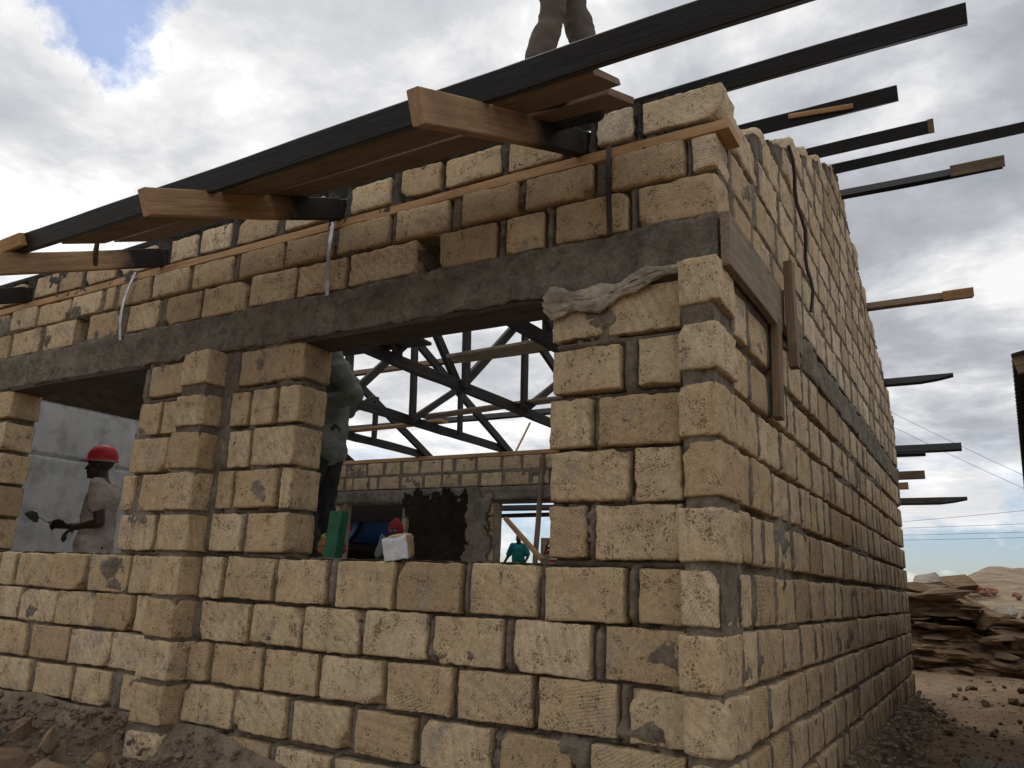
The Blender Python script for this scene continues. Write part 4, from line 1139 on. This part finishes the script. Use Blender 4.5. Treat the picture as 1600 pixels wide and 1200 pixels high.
# ================================================================== GROUND
def gh(x, y):
    h = .12 + .035 * max(0, min(y, 12))
    if y < 0: h -= .02 * max(y, -4) * -1
    # spoil heap against the left part of the front wall
    if -9.5 < x < .2 and y < .4:
        w = max(0, min(1, (-1.2 - x) / 1.6)); t = max(0, min(1, (y + 1.25) / 1.15))
        h += .42 * w * t * t * (3 - 2 * t)
    # foot of the gable
    if x > -.2 and y < 8 and x < 1.2: h += .16 * max(0, 1 - (x + .1) / .5)
    d = math.hypot(x, y)
    # rise behind the house (children stand on it)
    if y > 7.6:
        k = max(0, min(1, (y - 7.8) / 1.5)) * max(0, min(1, (-3.6 - x) / 1.0)) * max(0, min(1, (x + 8.3) / 1.0)) * max(0, min(1, (13 - y) / 2))
        h += .80 * k
    # distant hill on the right
    if y > 16:
        k = min(1, (y - 16) / 26); k = k * k * (3 - 2 * k)
        f = max(0.0, min(1.0, (x / y + .085) / .12))
        h += k * (.9 + 1.75 * f * f * (3 - 2 * f)) * max(0, min(1, (x / y + .35) / .3)) * (1 if y < 60 else max(0, 1 - (y - 60) / 100))
    near = max(0, 1 - d / 60)
    h += near * (.07 * fbm((x, y, 0), .9, 4) + .02 * fbm((x, y, 3), 5, 3)) + (.25 * fbm((x, y, 9), .12, 3) if d > 20 and y > 16 else 0)
    return h
def spaced(lo, a, b, hi, step, grow):
    v = [a + i * step for i in range(int((b - a) / step) + 1)]
    s, x = step, v[-1]
    while x < hi: s *= grow; x += s; v.append(x)
    s, x = step, v[0]
    while x > lo: s *= grow; x -= s; v.insert(0, x)
    return v
xs = spaced(-600, -5, 2.6, 600, .07, 1.13); ys = spaced(-300, -1.6, 13, 800, .085, 1.10)
bm = bmesh.new()
gv = [[bm.verts.new((x, y, gh(x, y))) for y in ys] for x in xs]
for i in range(len(xs) - 1):
    for j in range(len(ys) - 1):
        f = bm.faces.new((gv[i][j], gv[i + 1][j], gv[i + 1][j + 1], gv[i][j + 1])); f.smooth = True
tag(from_bm('ground', bm, M['soil']), kind='structure')

# layered rock ledge behind the gap on the right
bm = bmesh.new(); rows = []
nx, nz = 110, 70
for i in range(nx + 1):
    x = -3.5 + 9.0 * i / nx; col = []
    topz = 1.62 + .18 * fbm((x, 1, 1), .8, 3) - .28 * max(0, min(1, (x - .35) / .5))
    for j in range(nz + 1):
        f = j / nz
        if f < .62:
            z = .30 + (topz - .30) * f / .62
            lay = math.floor(z * 11 + 1.2 * n3(x, 0, z, .6)) 
            y = 11.45 + .42 * (f / .62) + .10 * noise.cell(V((x * 2.3 + lay * .37, lay * 1.7, 0))) + .06 * fbm((x, z * 2, 7), 7, 3) + .10 * noise.noise(V((lay * 3.7, x * 1.3, lay))) + .10 * fbm((x, z * 3, 2), 2.2, 3)
            if .42 < f < .50: y += .30 * max(0, min(1, (1.05 - x) / .3))
            if .18 < f < .30: y -= .10
        else:
            g = (f - .62) / .38
            z = topz + .10 * g + .10 * fbm((x, g * 3, 4), 1.6, 4) - .9 * max(0, g - .7); y = 11.8 + 3.2 * g
        col.append(bm.verts.new((x, y, z)))
    rows.append(col)
for a, b in zip(rows, rows[1:]):
    for k in range(nz):
        f = bm.faces.new((a[k], b[k], b[k + 1], a[k + 1])); f.smooth = False
bmesh.ops.recalc_face_normals(bm, faces=bm.faces)
tag(from_bm('terrain', bm, M['strata']), kind='structure')
# hill skin: paler ground far away
bm = bmesh.new(); rows = []
for i in range(61):
    a = -.10 + .40 * i / 60; col = []
    for j in range(31):
        d = 17 + 43 * j / 30; x, y = a * d, d
        col.append(bm.verts.new((x, y, gh(x, y) + .05 + .18 * abs(fbm((x, y, 2), .6, 4)))))
    rows.append(col)
for a, b in zip(rows, rows[1:]):
    for k in range(30): bm.faces.new((a[k], b[k], b[k + 1], a[k + 1])).smooth = True
tag(from_bm('hill', bm, M['hill']), kind='structure')

# rocks and litter
def rock(loc, size, seed, mat, lab, group, rot=0, name='rock', cat='rock', rough=.28, sub=3):
    bm = rock_bm(size, seed, sub, rough)
    return tag(from_bm(name, bm, M[mat], None, Matrix.Translation(loc) @ Euler((seed, rot * .3, rot)).to_matrix().to_4x4() if rough > .2 else Matrix.Translation(loc) @ Euler((R(seed * 3 % 9 - 4), R(seed * 5 % 9 - 4), rot)).to_matrix().to_4x4()), lab, cat, group)
near = [((-3.18, -.50, .57), (.20, .13, .12), 'large brown rock leaning at the wall foot left of the pilaster'),
        ((-3.72, -.46, .53), (.22, .15, .10), 'broad flat brown rock at the lower left corner of the photo'),
        ((-3.05, -.34, .66), (.07, .06, .06), 'small pale grey stone beside the pilaster foot'),
        ((-3.55, -.30, .70), (.09, .07, .06), 'reddish brown stone set in the mortar spill left of the large rock'),
        ((-3.85, -.28, .72), (.08, .06, .06), 'lumpy reddish stone in the mortar spill near the left edge'),
        ((-4.15, -.36, .62), (.16, .12, .10), 'brown rock at the very left edge under the bottom course')]
for i, (l, s, lab) in enumerate(near): rock(l, s, 3.1 + i * 1.7, 'rock', lab, 'rocks at the foot of the front wall', i * .9)
random.seed(21)
def scatter(n, fx, fy, smin, smax, mat, lab, group, name='loose_stone', cat='stone', sink=.3):
    protos = []
    for k in range(n):
        x, y = fx(), fy(); s = random.uniform(smin, smax) * (1 if random.random() < .8 else 1.6)
        if k < 8:
            o = rock((0, 0, 0), (1, .8, .6), k * 2.9 + len(group), mat, lab, group, 0, name, cat); protos.append(o)
        else:
            o = protos[k % 8].copy(); COL.objects.link(o)
        o.scale = (s, s, s); o.rotation_euler = (random.uniform(-.5, .5), random.uniform(-.5, .5), random.uniform(0, 6.3)); o.location = (x, y, gh(x, y) + s * .6 * (1 - sink * 2) + .01)
scatter(46, lambda: random.uniform(.25, 1.25), lambda: random.uniform(3.6, 11.2), .018, .06, 'rock', 'small brown stone lying on the dirt path beside the gable', 'stones on the dirt path')
scatter(42, lambda: random.uniform(-4.8, -2.2), lambda: random.uniform(-.95, -.22), .02, .055, 'rubble', 'small mortar covered stone in the spill at the front wall foot', 'mortar lumps at the front wall foot', 'rubble_lump', 'rubble')
scatter(70, lambda: random.uniform(-.4, 5), lambda: random.uniform(19, 27), .09, .25, 'grey_rock', 'grey broken stone on the slope beyond the rock ledge', 'grey stones on the far slope', sink=.1)
def crumbs(name, pts, mat):
    vs, fs = [], []
    base = bmesh.new(); bmesh.ops.create_icosphere(base, subdivisions=1, radius=1)
    bv = [v.co.copy() for v in base.verts]; bf = [[v.index for v in f.verts] for f in base.faces]; base.free()
    for k, (p, s_) in enumerate(pts):
        o_ = len(vs); r_ = Euler((random.uniform(0, 6), random.uniform(0, 6), random.uniform(0, 6))).to_matrix()
        sc_ = V((random.uniform(.7, 1.3), random.uniform(.7, 1.2), random.uniform(.5, .9))) * s_
        for v in bv:
            q = r_ @ v; q = q * (1 + .45 * noise.noise(v * 1.7 + V((k * 1.3, 0, k * .7))))
            vs.append(V(p) + V((q.x * sc_.x, q.y * sc_.y, q.z * sc_.z)))
        fs += [[i + o_ for i in f] for f in bf]
    me = bpy.data.meshes.new(name); me.from_pydata(vs, [], fs)
    return tag(link(name, me, M[mat]), kind='stuff')
pts = []
for k in range(1500):
    x = random.uniform(-5.0, -.9); f = random.random() ** 1.3; y = -.02 - .75 * f
    top = .80 if x < -2.7 else .80 - .18 * (x + 2.7) if x < -1.5 else .58
    z = max(gh(x, y) + .005, top * (1 - f * 2.2) + gh(x, y) * min(1, f * 2.2)) - .01 + random.uniform(-.03, .04)
    pts.append(((x, y - .01, z), random.choice([.007, .010, .014, .018, .026])))
crumbs('mortar_crumbs', pts, 'rubble')
pts = []
for k in range(1000):
    y = random.uniform(1.0, 7.4); f = random.random() ** 1.2; x = .015 + .50 * f
    top = .73 - .018 * y
    z = max(gh(x, y), top - (top - gh(x, y)) * min(1, f * 2.0)) + random.uniform(-.02, .02)
    pts.append(((x, y, z), random.choice([.008, .012, .016, .022, .03])))
crumbs('mortar_crumbs', pts, 'spill')
pts = []
for k in range(900):
    y = random.uniform(3.5, 11.3); x = random.uniform(.2, 1.5)
    pts.append(((x, y, gh(x, y)), random.choice([.006, .008, .012, .016])))
crumbs('path_gravel', pts, 'rock')
slabs = [((-.20, 12.1, 1.80), (.55, .5, .10), 'flat pale slab on top of the rock ledge next to the gable'), ((.15, 11.9, 1.70), (.5, .45, .13), 'thick brown slab overhanging the rock ledge'),
         ((-.10, 12.9, 1.92), (.32, .3, .2), 'grey boulder behind the slabs on the ledge'), ((.35, 13.3, 1.90), (.55, .4, .20), 'rounded brown boulder at the skyline on the ledge'),
         ((.82, 12.0, 1.30), (.32, .35, .22), 'brown boulder at the right end of the ledge'), ((1.0, 13.0, 1.45), (.2, .2, .17), 'dark grey boulder beyond the ledge near the right edge'),
         ((1.35, 13.2, 1.42), (.24, .2, .2), 'dark grey boulder touching the right edge')]
for i, (l, s, lab) in enumerate(slabs): rock(l, s, 1.3 + i * 2.3, 'strata' if i not in (2, 5, 6) else 'grey_rock', lab, 'slabs and boulders on the rock ledge', i * .8, rough=.18, sub=2)
rs = random.Random(5)
for k in range(30):
    zz = rs.uniform(.45, 1.55); x = rs.uniform(-.6, 1.7)
    o = rock((x, 11.42 + .36 * (zz - .3) + rs.uniform(-.05, .1), zz), (rs.uniform(.14, .42), rs.uniform(.15, .3), rs.uniform(.025, .085)), 2.2 + k * 1.31, 'strata' if k % 3 else 'rock',
             'flat broken slab bedded in the layered rock face', 'slabs bedded in the rock face', rs.uniform(0, 6), rough=.1, sub=1)
bm = bmesh.new()
for i in range(70):
    a = random.uniform(0, 6.28); q = abs(random.gauss(0, .5))
    for_rock = rock_bm([random.uniform(.07, .16)] * 3, i * 1.9, 1, .4)
    off = V((.1 + math.cos(a) * q * 1.9, 29 + math.sin(a) * q * 1.5, gh(.1, 29) + .16 + .3 * max(0, 1 - q)))
    for v in for_rock.verts: v.co += off
    me = bpy.data.meshes.new('t'); for_rock.to_mesh(me); bm.from_mesh(me); for_rock.free(); bpy.data.meshes.remove(me)
tag(from_bm('earth_heap', bm, M['red_earth'], None), 'low heap of red earth on the skyline beyond the ledge', 'earth heap')
def sheet_litter(name, loc, sx, sy, seed, lab):
    bm = bmesh.new(); n = 26; rows = []
    for i in range(n + 1):
        row = []
        for j in range(n + 1):
            u, v = i / n - .5, j / n - .5
            k = 1 + .3 * n3(u * 3, v * 3, seed, 1)
            row.append(bm.verts.new((u * sx * k, v * sy * k, .03 + .05 * abs(fbm((u * 2, v * 2, seed), 2.2, 4)) * 2)))
        rows.append(row)
    for a, b in zip(rows, rows[1:]):
        for j in range(n): bm.faces.new((a[j], a[j + 1], b[j + 1], b[j]))
    bmesh.ops.solidify(bm, geom=bm.faces[:], thickness=.003)
    tag(from_bm(name, bm, M['sheet'], None, Matrix.Translation((loc[0], loc[1], gh(*loc))), smooth=True), lab, 'plastic sheet')
sheet_litter('plastic_sheet', (.66, 4.72), .34, .30, 3.0, 'dirty white plastic scrap on the path in the lower right corner')
sheet_litter('plastic_sheet', (.95, 4.75), .22, .3, 9.0, 'dirty white plastic scrap touching the right edge of the path')

# ================================================================== SKY, SUN, CAMERA
SUN_DIR = V((-.45, .25, .86)).normalized()          # behind the clouds, up and to the left
W = bpy.data.worlds.new('World'); S.world = W; W.use_nodes = True
t = W.node_tree; t.nodes.clear()
class WN(NT):
    def __init__(s): s.t = t
w = WN()
d = w.n('ShaderNodeTexCoord').outputs['Generated']
sep = w.n('ShaderNodeSeparateXYZ', Vector=d)
X_, Y_, Z_ = sep.outputs
den = w.math('ADD', w.math('MAXIMUM', Z_, 0.0), .16)
pl = w.n('ShaderNodeCombineXYZ', X=w.math('DIVIDE', X_, den), Y=w.math('DIVIDE', Y_, den), Z=0.0).outputs[0]
sky = w.n('ShaderNodeTexSky'); sky.sky_type = 'NISHITA'; sky.sun_disc = False
sky.sun_elevation = math.asin(SUN_DIR.z); sky.sun_rotation = math.atan2(SUN_DIR.x, SUN_DIR.y)
sky.dust_density = .6
lowb = w.n('ShaderNodeMapRange', _interpolation_type='SMOOTHSTEP', Value=Z_, From__Min=.22, From__Max=.0).outputs[0]
tint = w.mix(1.0, sky.outputs[0], w.mix(lowb, (.86, .97, 1.16), (.78, .84, 1.0)), 'MULTIPLY')
bg1 = w.n('ShaderNodeBackground', Color=tint, Strength=.10)
def near_dir(v, lo, hi):
    dp = w.n('ShaderNodeVectorMath', _operation='DOT_PRODUCT', i0=d, i1=V(v).normalized()).outputs['Value']
    return w.n('ShaderNodeMapRange', _interpolation_type='SMOOTHSTEP', Value=dp, From__Min=lo, From__Max=hi).outputs[0]
n1 = w.noise(pl, 1.15, 9, .56, .35)
n2 = w.noise(w.n('ShaderNodeVectorMath', _operation='ADD', i0=pl, i1=(3.3, 1.2, 0)).outputs[0], 2.1, 8, .6, .2)
hv = w.n('ShaderNodeTexNoise', Vector=d, Scale=9.0, Detail=6.0, Roughness=.65).outputs['Color']
hv = w.n('ShaderNodeVectorMath', _operation='SUBTRACT', i0=hv, i1=(.5, .5, .5)).outputs[0]
d0 = d
d = w.n('ShaderNodeVectorMath', _operation='NORMALIZE', i0=w.n('ShaderNodeVectorMath', _operation='ADD', i0=d0, i1=w.n('ShaderNodeVectorMath', _operation='SCALE', i0=hv, Scale=.22).outputs[0]).outputs[0]).outputs[0]
hole = near_dir((-.752, .372, .575), .9940, .99995)
d = d0
low = w.n('ShaderNodeMapRange', _interpolation_type='SMOOTHSTEP', Value=Z_, From__Min=.19, From__Max=.055).outputs[0]
nl = w.noise(w.n('ShaderNodeMapping', Vector=d, Scale=(1, 1, 2.6)).outputs[0], 7.5, 7, .6)
cov = w.math('ADD', n1, .21)
cov = w.math('SUBTRACT', cov, w.math('MULTIPLY', hole, .46))
cov_hi = w.ramp(cov, [(.34, .12), (.60, 1.0)])
cov_lo = w.ramp(nl, [(.44, 0.0), (.56, .97)])
covm = w.n('ShaderNodeMix', _data_type='FLOAT', i0=low, i2=cov_hi, i3=cov_lo).outputs[0]
lum = w.ramp(n2, [(.30, .44), (.45, .62), (.54, .82), (.64, 1.15)])
glow = near_dir((-.66, .52, .54), .80, 1.0)
dark = near_dir((.02, .90, .43), .86, .995)
lum = w.math('ADD', lum, w.math('MULTIPLY', glow, .06))
lum = w.math('MULTIPLY', lum, w.math('SUBTRACT', 1.0, w.math('MULTIPLY', dark, .22)))
lum = w.n('ShaderNodeMix', _data_type='FLOAT', i0=w.math('MULTIPLY', low, .8), i2=lum, i3=.92).outputs[0]
ccol = w.mix(w.ramp(lum, [(.35, 0.0), (.8, 1.0)]), (.90, .95, 1.06), (1.0, 1.0, 1.01))
cc = w.n('ShaderNodeVectorMath', _operation='SCALE', i0=ccol, Scale=lum).outputs[0]
bg2 = w.n('ShaderNodeBackground', Color=cc, Strength=1.0)
mx = t.nodes.new('ShaderNodeMixShader'); t.links.new(covm, mx.inputs[0]); t.links.new(bg1.outputs[0], mx.inputs[1]); t.links.new(bg2.outputs[0], mx.inputs[2])
ow = t.nodes.new('ShaderNodeOutputWorld'); t.links.new(mx.outputs[0], ow.inputs[0])

sl = bpy.data.lights.new('sun', 'SUN'); sl.energy = .9; sl.angle = R(35); sl.color = (1, .95, .88)
so = bpy.data.objects.new('sun', sl); COL.objects.link(so); so.rotation_euler = SUN_DIR.to_track_quat('Z', 'Y').to_euler()

# camera solved from the two horizontal vanishing points of the walls
a = (-2100.0, 230.0); b = (752.0, 342.0); F = math.sqrt(-(a[0] * b[0] + a[1] * b[1]))
d1, d2 = V((a[0], a[1], F)).normalized(), V((b[0], b[1], F)).normalized()
Xc, Yc = -d1, d2; Zc = Xc.cross(Yc)
rot = Matrix(((Xc[0], -Xc[1], -Xc[2]), (Yc[0], -Yc[1], -Yc[2]), (Zc[0], -Zc[1], -Zc[2])))
cd = bpy.data.cameras.new('camera'); cd.sensor_width = 36; cd.lens = F / 1600 * 36; cd.clip_start = .05; cd.clip_end = 3000
co = bpy.data.objects.new('camera', cd); COL.objects.link(co)
co.matrix_world = Matrix.Translation((.8206, -2.9405, 1.5982)) @ rot.to_4x4()
S.camera = co
S.view_settings.view_transform = 'Standard'; S.view_settings.look = 'None'; S.view_settings.exposure = .08; S.view_settings.gamma = 1
S.render.engine = 'CYCLES'
S.cycles.max_bounces = 5; S.cycles.diffuse_bounces = 3; S.cycles.use_denoising = True
